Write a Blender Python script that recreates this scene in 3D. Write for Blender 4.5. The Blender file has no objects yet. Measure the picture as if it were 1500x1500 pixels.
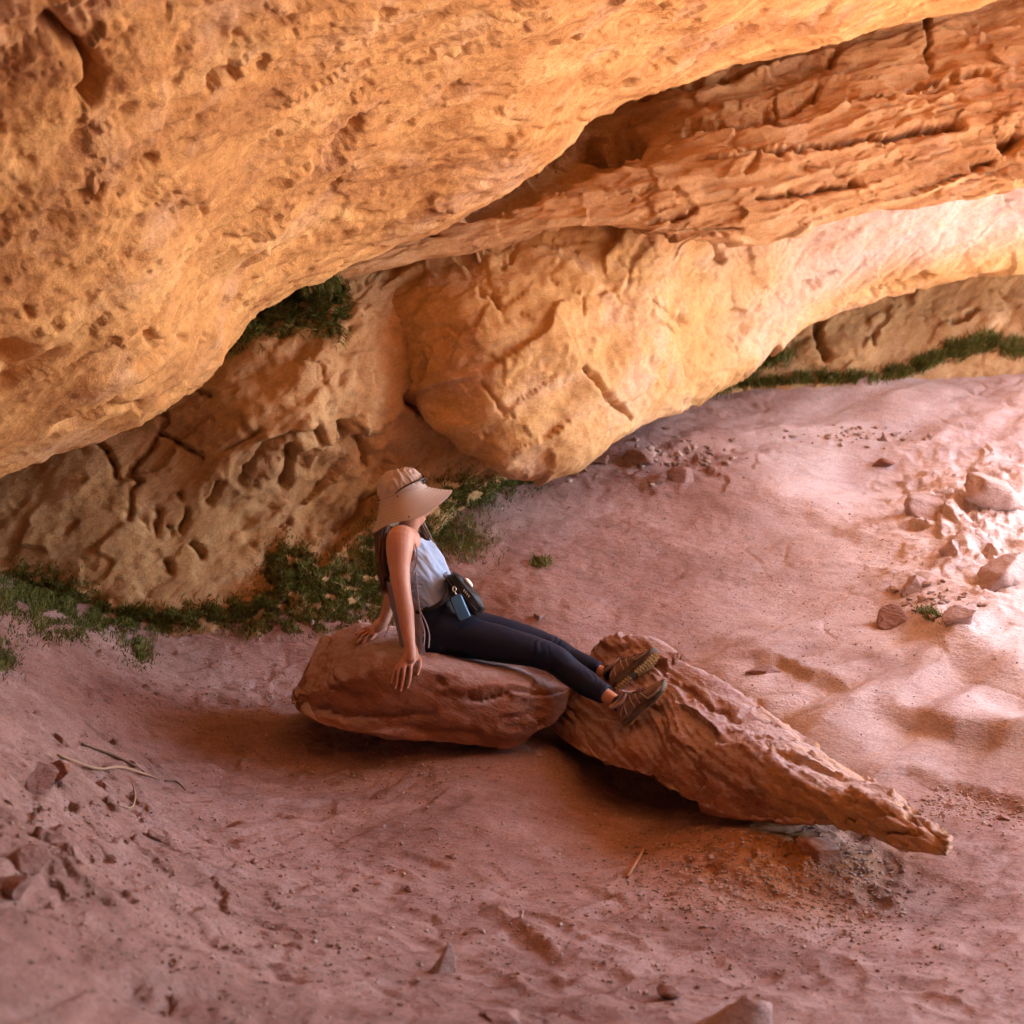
import bpy, math, random
import numpy as np
from mathutils import Vector, Matrix
from mathutils.bvhtree import BVHTree

random.seed(7)
rng = np.random.default_rng(7)
SC = bpy.context.scene
COL = SC.collection

LIP = [10, 7.8, 6.8, 6.25, 6.5, 7.6, 9.0]  # right edge of the added roof, shaped to steer where the sun falls
SUN_EL, SUN_AZ = 56.0, 6.0     # azimuth measured from +X towards +Y
SUN_E, SKY_E, EXPO = 3.4, 0.15, 3.75

# ------------------------------------------------------------------ camera frame
TAN = 0.3153
PITCH = math.radians(12)
CAM = np.array([0.0, -7.64, 2.73])
FW = np.array([0.0, math.cos(PITCH), -math.sin(PITCH)])
UP = np.array([0.0, math.sin(PITCH), math.cos(PITCH)])
RT = np.array([1.0, 0.0, 0.0])

def P(x, y, d):
    """photo position (1500 px frame) at a distance d in metres -> world point"""
    return CAM + FW * d + RT * (d * (x - 750) / 750 * TAN) - UP * (d * (y - 750) / 750 * TAN)

def PZ(x, y, z):
    r = FW + RT * ((x - 750) / 750 * TAN) - UP * ((y - 750) / 750 * TAN)
    return CAM + r * ((z - CAM[2]) / r[2])

def project(V):
    q = V - CAM
    d = q @ FW
    ds = np.where(d > 0.3, d, 0.3)
    return 750 + (q @ RT) / ds / TAN * 750, 750 - (q @ UP) / ds / TAN * 750, d

# ------------------------------------------------------------------ noise
_perm = np.random.default_rng(11).permutation(256)
_perm = np.concatenate([_perm, _perm, _perm])
_g = np.random.default_rng(12).normal(size=(256, 3))
_g /= np.linalg.norm(_g, axis=1)[:, None]

def perlin(Q):
    out = np.empty(len(Q))
    for a in range(0, len(Q), 200000):
        q = Q[a:a + 200000]
        i = np.floor(q).astype(np.int64)
        f = q - i
        i &= 255
        w = f * f * f * (f * (f * 6 - 15) + 10)
        r = np.zeros(len(q))
        for dx in (0, 1):
            wx = w[:, 0] if dx else 1 - w[:, 0]
            hx = _perm[i[:, 0] + dx]
            for dy in (0, 1):
                wy = w[:, 1] if dy else 1 - w[:, 1]
                hy = _perm[hx + i[:, 1] + dy]
                for dz in (0, 1):
                    wz = w[:, 2] if dz else 1 - w[:, 2]
                    h = _perm[hy + i[:, 2] + dz]
                    gg = _g[h]
                    dot = gg[:, 0] * (f[:, 0] - dx) + gg[:, 1] * (f[:, 1] - dy) + gg[:, 2] * (f[:, 2] - dz)
                    r += wx * wy * wz * dot
        out[a:a + 200000] = r * 1.6
    return out

def fbm(Q, oct=4, gain=0.5, lac=2.03, ridged=False):
    s = np.zeros(len(Q)); a = 1.0; Q = Q.copy()
    for k in range(oct):
        n = perlin(Q + 17.3 * k)
        if ridged:
            n = 1 - 2 * np.abs(n)
        s += a * n; a *= gain; Q = Q * lac
    return s

def sstep(a, b, x):
    t = np.clip((x - a) / (b - a), 0, 1)
    return t * t * (3 - 2 * t)

def worley(Q, jitter=1.0):
    """distance to nearest and second-nearest feature point, and id"""
    i = np.floor(Q).astype(np.int64)
    best = np.full(len(Q), 9.0); sec = np.full(len(Q), 9.0); bid = np.zeros(len(Q), np.int64)
    for dx in (-1, 0, 1):
        for dy in (-1, 0, 1):
            for dz in (-1, 0, 1):
                c = i + np.array([dx, dy, dz])
                h = _perm[_perm[_perm[c[:, 0] & 255] + (c[:, 1] & 255)] + (c[:, 2] & 255)]
                p = c + 0.5 + _g[h] * 0.5 * jitter
                dd = np.linalg.norm(Q - p, axis=1)
                closer = dd < best
                sec = np.where(closer, best, np.minimum(sec, dd))
                bid = np.where(closer, h, bid)
                best = np.where(closer, dd, best)
    return best, sec, bid

def facets(V, size, amp, seed=0.0):
    """blocky, chipped relief: each worley cell is a plane of its own tilt"""
    Q = V / size + seed
    Q = Q + 0.35 * np.stack([perlin(Q * 1.7 + 3), perlin(Q * 1.7 + 31), perlin(Q * 1.7 + 57)], 1)
    i = np.floor(Q).astype(np.int64)
    b, s, h = worley(Q)
    g2 = _g[(h * 7 + 3) & 255]
    return amp * ((Q - i - 0.5) * g2).sum(1) * sstep(0, 0.25, s - b)

def cracks(V, size, width, seed=0.0):
    Q = V / size + seed
    Q = Q + 0.3 * np.stack([perlin(Q * 1.9 + 3), perlin(Q * 1.9 + 31), perlin(Q * 1.9 + 57)], 1)
    b, s, h = worley(Q)
    return -np.exp(-((s - b) / width) ** 2) * sstep(-.2, .4, perlin(V * 1.3 + seed))

def seg_dist(x, y, poly):
    best = np.full(len(x), 1e9)
    poly = [tuple(p) for p in poly]
    if len(poly) == 1:
        return np.hypot(x - poly[0][0], y - poly[0][1])
    for (x0, y0), (x1, y1) in zip(poly[:-1], poly[1:]):
        dx, dy = x1 - x0, y1 - y0
        t = np.clip(((x - x0) * dx + (y - y0) * dy) / (dx * dx + dy * dy + 1e-9), 0, 1)
        best = np.minimum(best, np.hypot(x - x0 - t * dx, y - y0 - t * dy))
    return best

# ------------------------------------------------------------------ object helpers
def tag(o, label=None, cat=None, group=None, kind=None):
    if label: o['label'] = label
    if cat: o['category'] = cat
    if group: o['group'] = group
    if kind: o['kind'] = kind
    return o

def mesh_obj(name, V, F, mat, parent=None, smooth=True, attrs=None):
    me = bpy.data.meshes.new(name)
    V = np.asarray(V, dtype=np.float64)
    if isinstance(F, np.ndarray) and F.ndim == 2:
        n = F.shape[1]
        me.vertices.add(len(V)); me.vertices.foreach_set('co', V.astype(np.float32).ravel())
        me.loops.add(F.size); me.loops.foreach_set('vertex_index', F.astype(np.int32).ravel())
        me.polygons.add(len(F)); me.polygons.foreach_set('loop_start', np.arange(0, F.size, n, dtype=np.int32))
        me.update(calc_edges=True); me.validate()
    else:
        me.from_pydata([tuple(v) for v in V], [], [tuple(f) for f in F])
    me.polygons.foreach_set('use_smooth', [bool(smooth)] * len(me.polygons))
    for k, a in (attrs or {}).items():
        at = me.attributes.new(k, 'FLOAT', 'POINT'); at.data.foreach_set('value', np.asarray(a, dtype=np.float32))
    attrs = dict(attrs or {})
    if mat is not None and 'strat' in mat:
        if 'fs' not in attrs:
            c, q = math.cos(mat['strat']), math.sin(mat['strat'])
            attrs['fs'] = (V[:, 0] * c + V[:, 2] * q) * .5; attrs['ft'] = (-V[:, 0] * q + V[:, 2] * c) * 2.4; attrs['fd'] = V[:, 1] * .9
        for k in ('fs', 'ft', 'fd'):
            at = me.attributes.new(k, 'FLOAT', 'POINT'); at.data.foreach_set('value', np.asarray(attrs[k], dtype=np.float32))
    if mat: me.materials.append(mat)
    o = bpy.data.objects.new(name, me); COL.objects.link(o)
    if parent is not None: o.parent = parent
    return o

def grid_faces(nu, nv, closed=False):
    i = np.arange(nu - 1)[:, None]; 
    jn = nv if closed else nv - 1
    j = np.arange(jn)[None, :]
    j2 = (j + 1) % nv
    a = i * nv + j; b = (i + 1) * nv + j; c = (i + 1) * nv + j2; d = i * nv + j2
    return np.stack([a.ravel(), b.ravel(), c.ravel(), d.ravel()], 1)

def crom(G, counts):
    """Catmull-Rom along axis 0"""
    G = np.asarray(G, float)
    n = len(G)
    out = []
    for k in range(n - 1):
        p1, p2 = G[k], G[k + 1]
        p0 = G[k - 1] if k > 0 else 2 * p1 - p2
        p3 = G[k + 2] if k + 2 < n else 2 * p2 - p1
        # limit tangents so that uneven spacing does not overshoot
        L = np.linalg.norm(p2 - p1, axis=-1, keepdims=True) + 1e-9
        La = np.linalg.norm(p1 - p0, axis=-1, keepdims=True) + 1e-9
        Lb = np.linalg.norm(p3 - p2, axis=-1, keepdims=True) + 1e-9
        m1 = ((p2 - p1) / L * La + (p1 - p0) / La * L) / (L + La) * L
        m2 = ((p3 - p2) / Lb * L + (p2 - p1) / L * Lb) / (L + Lb) * L
        c = counts[k]
        for t in np.arange(c) / c:
            h00 = 2*t**3-3*t**2+1; h10 = t**3-2*t**2+t; h01 = -2*t**3+3*t**2; h11 = t**3-t**2
            out.append(h00*p1 + h10*m1 + h01*p2 + h11*m2)
    out.append(G[-1])
    return np.array(out)

def loft(cols, su, sv, cap_u=200, cap_v=200):
    """cols: list of columns of world points (same length) -> dense grid (nu,nv,3); su,sv spacing in m"""
    G = np.array(cols, float)
    vis = np.linalg.norm(np.diff(G, axis=0), axis=2).mean(1)
    cu = [int(np.clip(round(l / su), 2, cap_u)) for l in vis]
    G = crom(G, cu)
    vis = np.linalg.norm(np.diff(G, axis=1), axis=2).mean(0)
    cv = [int(np.clip(round(l / sv), 2, cap_v)) for l in vis]
    G = crom(np.swapaxes(G, 0, 1), cv)
    return np.swapaxes(G, 0, 1)

def grid_normals(G):
    du = np.gradient(G, axis=0); dv = np.gradient(G, axis=1)
    n = np.cross(du, dv)
    n /= np.linalg.norm(n, axis=2, keepdims=True) + 1e-12
    return n

def orient(G, N, i, j):
    if np.dot(N[i, j], CAM - G[i, j]) < 0:
        N = -N
    return N

# ------------------------------------------------------------------ materials
def nt(mat):
    mat.use_nodes = True
    t = mat.node_tree; t.nodes.clear()
    return t, t.nodes, t.links

def ramp(N, stops, interp='LINEAR'):
    r = N.new('ShaderNodeValToRGB'); cr = r.color_ramp; cr.interpolation = interp
    while len(cr.elements) < len(stops): cr.elements.new(0.5)
    for e, (p, c) in zip(cr.elements, stops):
        e.position = p; e.color = (*c, 1)
    return r

def rock_mat(name, cols, pale=(0.62, 0.42, 0.34), dark=(0.22, 0.09, 0.04), strat=0.27, rough=0.9, bump=1.0, scale=1.0, grain=0.5, patch=None, skylit=None, mud=None):
    """sandstone: banded noise colour, blotches, grain, and an optional painted zone read from the mesh attribute 'zone'"""
    m = bpy.data.materials.new(name); m['strat'] = strat
    t, N, L = nt(m)
    out = N.new('ShaderNodeOutputMaterial'); b = N.new('ShaderNodeBsdfPrincipled')
    L.new(b.outputs[0], out.inputs[0]); b.inputs['Roughness'].default_value = rough
    b.inputs['Specular IOR Level'].default_value = 0.2
    tc = N.new('ShaderNodeTexCoord')
    mp = N.new('ShaderNodeCombineXYZ')
    for k_, nm in enumerate(('fs', 'fd', 'ft')):
        at = N.new('ShaderNodeAttribute'); at.attribute_name = nm
        mm = N.new('ShaderNodeMath'); mm.operation = 'MULTIPLY'; mm.inputs[1].default_value = scale
        L.new(at.outputs['Fac'], mm.inputs[0]); L.new(mm.outputs[0], mp.inputs[k_])
    def noise(vec, sc, det=6, rg=0.6, dist=0.0):
        n = N.new('ShaderNodeTexNoise'); n.inputs['Scale'].default_value = sc; n.inputs['Detail'].default_value = det
        n.inputs['Roughness'].default_value = rg; n.inputs['Distortion'].default_value = dist
        L.new(vec, n.inputs['Vector']); return n.outputs['Fac']
    n1 = noise(mp.outputs[0], 1.6, 9, 0.62, 0.6)
    r1 = ramp(N, [(0.30, cols[0]), (0.45, cols[1]), (0.56, cols[2]), (0.70, cols[3])])
    L.new(n1, r1.inputs[0])
    def mix(mode, fac, a, bb):
        x = N.new('ShaderNodeMix'); x.data_type = 'RGBA'; x.blend_type = mode
        for s, v in ((x.inputs['Factor'], fac), (x.inputs[6], a), (x.inputs[7], bb)):
            if isinstance(v, (int, float)): s.default_value = v
            elif isinstance(v, tuple): s.default_value = (*v, 1)
            else: L.new(v, s)
        return x.outputs[2]
    def mrange(v, a, bb, c=0.0, d=1.0):
        x = N.new('ShaderNodeMapRange'); x.inputs[1].default_value = a; x.inputs[2].default_value = bb
        x.inputs[3].default_value = c; x.inputs[4].default_value = d; L.new(v, x.inputs[0]); return x.outputs[0]
    n2 = noise(tc.outputs['Object'], 2.2 * scale, 7, 0.65, 0.3)
    c = mix('MIX', mrange(n2, 0.52, 0.72, 0, 0.65), r1.outputs[0], pale)
    n3 = noise(mp.outputs[0], 5.5, 8, 0.7, 0.8)
    c = mix('MIX', mrange(n3, 0.56, 0.74, 0, 0.6), c, dark)
    az = N.new('ShaderNodeAttribute'); az.attribute_name = 'zone'
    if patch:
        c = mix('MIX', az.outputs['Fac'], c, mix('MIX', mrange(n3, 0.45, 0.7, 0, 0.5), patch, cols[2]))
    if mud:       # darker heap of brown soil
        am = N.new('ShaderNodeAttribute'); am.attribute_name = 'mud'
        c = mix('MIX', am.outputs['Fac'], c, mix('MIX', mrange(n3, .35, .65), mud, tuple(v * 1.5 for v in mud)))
    if skylit:      # skylight painted into the colour of the upward faces
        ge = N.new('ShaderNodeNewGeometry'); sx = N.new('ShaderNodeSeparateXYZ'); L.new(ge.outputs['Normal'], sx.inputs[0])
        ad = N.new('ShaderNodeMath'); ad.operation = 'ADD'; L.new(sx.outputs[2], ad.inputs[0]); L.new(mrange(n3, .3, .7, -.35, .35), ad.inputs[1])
        c = mix('MIX', mrange(ad.outputs[0], .5, .95, 0, .7), c, skylit)
    n4 = noise(tc.outputs['Object'], 60 * scale, 4, 0.7)
    c = mix('OVERLAY', grain, c, mix('MIX', mrange(n4, 0.3, 0.7), (0.32, 0.32, 0.32), (0.68, 0.68, 0.68)))
    L.new(c, b.inputs['Base Color'])
    # relief
    h1 = noise(mp.outputs[0], 11, 9, 0.72, 0.2)
    h2 = noise(tc.outputs['Object'], 34 * scale, 6, 0.7)
    v = N.new('ShaderNodeTexVoronoi'); v.inputs['Scale'].default_value = 16 * scale; v.feature = 'DISTANCE_TO_EDGE'
    L.new(mp.outputs[0], v.inputs['Vector'])
    b1 = N.new('ShaderNodeBump'); b1.inputs['Strength'].default_value = 0.6 * bump; b1.inputs['Distance'].default_value = 0.035
    L.new(h1, b1.inputs['Height'])
    b2 = N.new('ShaderNodeBump'); b2.inputs['Strength'].default_value = 0.5 * bump; b2.inputs['Distance'].default_value = 0.012
    L.new(h2, b2.inputs['Height']); L.new(b1.outputs[0], b2.inputs['Normal'])
    L.new(b2.outputs[0], b.inputs['Normal'])
    return m

def plain(name, col, rough=0.6, metal=0.0, spec=0.5, bump=None, var=None, sss=0.0, sheen=0.0):
    m = bpy.data.materials.new(name)
    t, N, L = nt(m)
    out = N.new('ShaderNodeOutputMaterial'); b = N.new('ShaderNodeBsdfPrincipled')
    L.new(b.outputs[0], out.inputs[0])
    b.inputs['Roughness'].default_value = rough; b.inputs['Metallic'].default_value = metal
    b.inputs['Specular IOR Level'].default_value = spec
    b.inputs['Base Color'].default_value = (*col, 1)
    if sheen: b.inputs['Sheen Weight'].default_value = sheen
    if sss:
        b.inputs['Subsurface Weight'].default_value = sss
        b.inputs['Subsurface Radius'].default_value = (0.012, 0.005, 0.003); b.inputs['Subsurface Scale'].default_value = 1.0
    tc = N.new('ShaderNodeTexCoord')
    if var:
        sc, amt, c2 = var
        n = N.new('ShaderNodeTexNoise'); n.inputs['Scale'].default_value = sc; n.inputs['Detail'].default_value = 6
        L.new(tc.outputs['Object'], n.inputs['Vector'])
        mr = N.new('ShaderNodeMapRange'); mr.inputs[1].default_value = 0.35; mr.inputs[2].default_value = 0.65; mr.inputs[4].default_value = amt
        L.new(n.outputs['Fac'], mr.inputs[0])
        x = N.new('ShaderNodeMix'); x.data_type = 'RGBA'
        L.new(mr.outputs[0], x.inputs['Factor']); x.inputs[6].default_value = (*col, 1); x.inputs[7].default_value = (*c2, 1)
        L.new(x.outputs[2], b.inputs['Base Color'])
    if bump:
        sc, st, dist = bump
        n = N.new('ShaderNodeTexNoise'); n.inputs['Scale'].default_value = sc; n.inputs['Detail'].default_value = 5
        L.new(tc.outputs['Object'], n.inputs['Vector'])
        bp = N.new('ShaderNodeBump'); bp.inputs['Strength'].default_value = st; bp.inputs['Distance'].default_value = dist
        L.new(n.outputs['Fac'], bp.inputs['Height']); L.new(bp.outputs[0], b.inputs['Normal'])
    return m

ORANGE = [(0.36, 0.16, 0.06), (0.56, 0.28, 0.095), (0.66, 0.36, 0.13), (0.71, 0.435, 0.18)]
M_ceil = rock_mat('sandstone_ceiling', ORANGE, pale=(0.66, 0.43, 0.27), dark=(0.27, 0.11, 0.05), bump=1.0)
M_strata = rock_mat('sandstone_strata', [(0.33, 0.15, 0.06), (0.50, 0.26, 0.105), (0.58, 0.325, 0.14), (0.65, 0.41, 0.21)],
                    pale=(0.66, 0.42, 0.26), dark=(0.20, 0.07, 0.03), bump=1.2, scale=1.2)
M_bulge = rock_mat('sandstone_bulge', [(0.44, 0.23, 0.08), (0.55, 0.32, 0.12), (0.59, 0.36, 0.16), (0.62, 0.42, 0.25)],
                   pale=(0.64, 0.44, 0.34), dark=(0.33, 0.15, 0.08), bump=0.8, scale=0.8, strat=0.4, patch=(0.54, 0.42, 0.37))
M_wall = rock_mat('sandstone_wall', [(0.30, 0.17, 0.075), (0.42, 0.25, 0.11), (0.49, 0.31, 0.145), (0.55, 0.37, 0.20)],
                  pale=(0.46, 0.31, 0.19), dark=(0.16, 0.07, 0.03), bump=1.1, strat=0.6, patch=(0.64, 0.40, 0.19))
M_boulder = rock_mat('boulder_sandstone', [(0.21, 0.082, 0.050), (0.30, 0.122, 0.072), (0.36, 0.16, 0.10), (0.42, 0.225, 0.16)],
                     pale=(0.44, 0.28, 0.23), dark=(0.16, 0.065, 0.04), bump=1.3, scale=1.6, strat=-0.4, patch=(0.66, 0.36, 0.15), skylit=(0.56, 0.42, 0.41))  # last colour: paler tops, skylight painted in
M_ground = rock_mat('red_sand_ground', [(0.22, 0.120, 0.098), (0.295, 0.168, 0.140), (0.355, 0.213, 0.18), (0.415, 0.265, 0.23)],
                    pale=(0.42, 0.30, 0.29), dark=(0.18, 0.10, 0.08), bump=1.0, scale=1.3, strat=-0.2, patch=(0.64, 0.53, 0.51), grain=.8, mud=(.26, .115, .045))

# ------------------------------------------------------------------ ground
GP = [  # photo x, y, height in m
    (-250, 1600, 1.45), (0, 1500, .95), (200, 1500, .66), (400, 1500, .42), (750, 1500, .26), (1100, 1500, .16), (1500, 1500, .10),
    (-300, 1200, 1.2), (0, 1350, .82), (150, 1350, .58), (350, 1350, .30), (600, 1350, .12), (900, 1370, .04), (1200, 1350, .02), (1500, 1350, .02),
    (0, 1150, .70), (100, 1150, .42), (200, 1200, .20), (330, 1200, .06), (500, 1200, 0), (700, 1200, .02), (900, 1230, -.13), (980, 1260, -.06), (1150, 1250, .03), (880, 1150, -.17), (930, 1170, -.20), (1010, 1205, -.10), (1070, 1222, .05), (1190, 1262, .0), (960, 1320, -.0), (1060, 1310, .02), (1200, 1330, -.03), (560, 1120, -.05), (420, 1120, -.06), (1280, 1290, -.07), (1350, 1250, -.04),
    (0, 1000, .62), (120, 1030, .30), (250, 1080, .04), (400, 1090, .0), (600, 1095, -.02), (760, 1095, 0), (800, 1100, -.0),
    (60, 930, .50), (250, 960, .12), (420, 960, .06), (0, 880, .55), (250, 890, .26), (420, 880, .32), (560, 810, .48), (560, 900, .20),
    (700, 730, .66), (800, 850, .36), (900, 900, .22), (780, 900, .25), (900, 700, .72), (950, 640, .92), (1040, 590, 1.0), (1250, 565, 1.08), (1500, 530, 1.2),
    (1700, 520, 1.25), (1100, 780, .48), (1200, 880, .28), (1300, 700, .62), (1300, 950, .20), (1440, 800, .46), (1500, 700, .66), (1500, 940, .28),
    (1100, 1000, .10), (1300, 1050, .10), (1500, 1060, .12), (1400, 1140, -.02), (1600, 1150, .0), (1900, 900, .35), (1900, 1200, .0), (2000, 650, .7)]
gp = np.array([PZ(*p) for p in GP])
far = np.array([(-8, -4, 1.9), (-8, 2, 1.6), (0, -8, 1.05), (4, -8, .6), (-4, -9, 1.6), (12, -6, -.2), (14, 4, .1), (14, 12, .6), (2, 12, 1.3), (-6, 10, 1.2), (8, 16, 1.2), (0, -16, .8), (14, -16, -.3), (-12, -16, 2)], float)
gp = np.vstack([gp, far])

def tps_fit(X, z, lam=0.02):
    n = len(X)
    r = np.linalg.norm(X[:, None] - X[None], axis=2)
    K = np.where(r > 0, r * r * np.log(r + 1e-12), 0) + lam * np.eye(n)
    Pm = np.hstack([np.ones((n, 1)), X])
    A = np.zeros((n + 3, n + 3)); A[:n, :n] = K; A[:n, n:] = Pm; A[n:, :n] = Pm.T
    return np.linalg.solve(A, np.concatenate([z, np.zeros(3)]))
_gx = gp[:, :2]; _w = tps_fit(_gx, gp[:, 2])

def ground_base(x, y):
    xc = np.clip(x, -9, 16); yc = np.clip(y, -17, 17)
    Q = np.stack([xc, yc], 1); z = np.empty(len(Q))
    for a in range(0, len(Q), 50000):
        q = Q[a:a + 50000]
        r = np.linalg.norm(q[:, None] - _gx[None], axis=2)
        z[a:a + 50000] = np.where(r > 0, r * r * np.log(r + 1e-12), 0) @ _w[:-3] + _w[-3] + q @ _w[-2:]
    return z

def axis(segs):
    out = [segs[0][0]]
    for a, b, s in segs:
        n = max(1, int(round((b - a) / s)))
        out += list(a + (b - a) * (np.arange(1, n + 1) / n))
    return np.array(out)
gxs = axis([(-60, -12, 4), (-12, -4.4, .25), (-4.4, -3, .04), (-3, 4.2, .0135), (4.2, 7, .04), (7, 16, .3), (16, 80, 4)])
gys = axis([(-60, -12, 4), (-12, -4, .3), (-4, -3.2, .05), (-3.2, 2.5, .0135), (2.5, 7.5, .024), (7.5, 12, .3), (12, 80, 4)])
GX, GY = np.meshgrid(gxs, gys, indexing='ij')
x = GX.ravel(); y = GY.ravel()
z = ground_base(x, y)
V = np.stack([x, y, z], 1)
px, py, dd = project(V)
front = dd > 0.8
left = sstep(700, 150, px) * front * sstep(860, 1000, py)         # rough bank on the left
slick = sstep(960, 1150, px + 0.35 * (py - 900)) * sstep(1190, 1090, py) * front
Q = V * np.array([1, 1, 1.5])
warp = np.stack([perlin(Q * 0.9), perlin(Q * 0.9 + 40), np.zeros(len(Q))], 1) * 0.4
n_big = fbm(Q * 0.8 + warp, 3)
Qd = np.stack([V[:, 0] * 0.8 + V[:, 1] * 0.6, -V[:, 0] * 0.6 + V[:, 1] * 0.8, V[:, 2]], 1)  # drift direction
Qs = Qd * np.array([1.0, 2.4, 1.0])
n_mid = fbm(Qs * 2.6, 4, 0.55)
n_fine = fbm(Q * 13 + warp * 3, 4, 0.6)
n_clod = fbm(Q * 6.5, 3, 0.5, ridged=True)
n_lump = facets(V, 0.26, 1.0)
n_lump2 = facets(V, 0.11, 1.0, 5.0)
dz = 0.028 * n_big + (0.010 + .006 * sstep(1150, 1300, py)) * n_mid * (1 - 0.4 * slick) + 0.0035 * n_fine * (1 - 0.6 * slick) + 0.003 * n_clod * (1 - slick)
dz += left * (0.028 * n_lump + 0.010 * n_lump2 + 0.02 * n_mid)
dz += .008 * cracks(V, .5, .03, 3) * (1 - slick)
dz += (0.010 * n_lump + 0.006 * n_lump2) * sstep(0.1, 0.7, n_big) * (1 - slick) * 0.8
dz += slick * (0.06 * fbm(Qd * np.array([0.8, 1.6, 1]) * 0.9, 3) + .04 * sstep(840, 960, py) * fbm(Qd * np.array([0.6, 1.5, 1]) * 1.3 + 3, 2, .4, ridged=True) + .012 * cracks(V, .7, .03, 6))
# footprints and scuffs
fp = np.random.default_rng(5)
for _ in range(46):
    fx, fy = fp.uniform(350, 1450), fp.uniform(1130, 1490)
    c = PZ(fx, fy, 0.08); a = fp.uniform(0, 3.14)
    u = (x - c[0]) * math.cos(a) + (y - c[1]) * math.sin(a); v = -(x - c[0]) * math.sin(a) + (y - c[1]) * math.cos(a)
    r2 = (u / 0.13) ** 2 + (v / 0.055) ** 2
    dz += np.where(r2 < 9, -0.011 * np.exp(-r2 ** 1.5) + 0.006 * np.exp(-((np.sqrt(r2) - 1.35) / 0.3) ** 2), 0)
# ledges of the slickrock on the right: ground steps down below each line
def ledge(poly, h, w, reach, dzv):
    d = seg_dist(px, py, poly)
    xs = np.array([p[0] for p in poly]); ys = np.array([p[1] for p in poly])
    side = py - np.interp(px, xs, ys)
    endf = sstep(xs[0] - 30, xs[0] + 30, px) * sstep(xs[-1] + 30, xs[-1] - 30, px)
    lip = np.where(side < 0, np.exp(-(side / reach) ** 2) * h * 0.6, 0)
    drop = np.where(side >= 0, (h * 0.6 - h * 1.4 * sstep(0, w, side)) * np.exp(-(np.maximum(side - w, 0) / reach) ** 2), 0)
    return dzv + (lip + drop) * endf * front * (d < 400)
wob = 5 * n_mid
py0 = py.copy(); py = py + wob
dz = ledge([(1080, 965), (1140, 972), (1190, 1000), (1240, 1010)], .035, 14, 26, dz)
dz = ledge([(1300, 1046), (1350, 1052), (1400, 1072), (1520, 1082), (1700, 1090)], .06, 22, 45, dz)
dz = ledge([(1270, 1142), (1330, 1132), (1420, 1150), (1540, 1172), (1700, 1190)], .03, 14, 30, dz)
dz = ledge([(1040, 1005), (1100, 1035), (1180, 1060), (1270, 1100)], .03, 60, 60, dz)
dz = ledge([(1120, 735), (1180, 745), (1260, 790), (1330, 800)], .02, 16, 30, dz)
dz = ledge([(1300, 905), (1350, 915), (1420, 950), (1520, 990)], .05, 40, 50, dz)
dz = ledge([(880, 655), (960, 668), (1020, 650), (1100, 640), (1250, 632)], .04, 10, 16, dz)
dz = ledge([(600, 1345), (700, 1320), (820, 1400), (1000, 1440), (1180, 1478)], .012, 20, 40, dz)
py = py0
# outcrop of broken bright blocks at the right edge
m = np.exp(-(((px - 1430) / 110) ** 2 + ((py - 780) / 110) ** 2)) * front
dz += m * (0.16 * facets(V, 0.55, 1.0, 9.0) + 0.08 * facets(V, 0.24, 1.0, 2.0) + .03 * facets(V, .1, 1.0, 5.) + 0.12 + .03 * cracks(V, .3, .06, 2))
m2 = np.exp(-(((px - 960) / 110) ** 2 + ((py - 685) / 30) ** 2)) * front
dz += m2 * (0.07 * facets(V, 0.28, 1.0, 4.0))
m3 = np.exp(-(((px - 100) / 140) ** 2 + ((py - 1230) / 120) ** 2)) * front
dz += m3 * (0.055 * facets(V, 0.2, 1.0, 14.0))
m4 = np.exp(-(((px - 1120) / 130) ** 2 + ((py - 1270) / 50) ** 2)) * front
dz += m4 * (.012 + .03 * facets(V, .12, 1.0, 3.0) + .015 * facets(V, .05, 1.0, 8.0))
V[:, 2] += dz
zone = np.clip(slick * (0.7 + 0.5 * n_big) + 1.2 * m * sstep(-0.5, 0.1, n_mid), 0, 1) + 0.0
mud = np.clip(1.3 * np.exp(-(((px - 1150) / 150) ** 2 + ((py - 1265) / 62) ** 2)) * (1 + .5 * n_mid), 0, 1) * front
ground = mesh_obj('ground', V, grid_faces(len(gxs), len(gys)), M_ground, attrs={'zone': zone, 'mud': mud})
tag(ground, 'uneven reddish sand and slickrock floor of the rock shelter', kind='structure')

# ------------------------------------------------------------------ rock sheets
def strat_coords(V, ang=0.27):
    c, s = math.cos(ang), math.sin(ang)
    h = -V[:, 0] * s + V[:, 2] * c
    u = V[:, 0] * c + V[:, 2] * s
    return u, h

def carve_list(V, feats):
    px, py, d = project(V)
    wx = px + 7 * perlin(V * 9.0) + 4 * perlin(V * 25.0); wy = py + 7 * perlin(V * 9.0 + 50) + 4 * perlin(V * 25.0 + 50)
    out = np.zeros(len(V))
    for poly, w, dep in feats:
        lo = np.min(poly, axis=0) - 6 * w; hi = np.max(poly, axis=0) + 6 * w
        k = np.where((px > lo[0]) & (px < hi[0]) & (py > lo[1]) & (py < hi[1]) & (d > 1))[0]
        if len(k) == 0: continue
        q = seg_dist(wx[k], wy[k], poly) / (w * .72)
        out[k] -= dep * np.exp(-q ** 2.0)
    return out

def finish(name, G, N, disp, mat, label, zone=None, flow=None):
    V = G.reshape(-1, 3) + N.reshape(-1, 3) * disp[:, None]
    at = {'zone': zone if zone is not None else np.zeros(len(V))}
    if flow is not None: at.update(fs=flow[:, 0], fd=flow[:, 1], ft=flow[:, 2])
    o = mesh_obj(name, V, grid_faces(G.shape[0], G.shape[1]), mat, attrs=at)
    tag(o, label, kind='structure')
    return o

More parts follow.
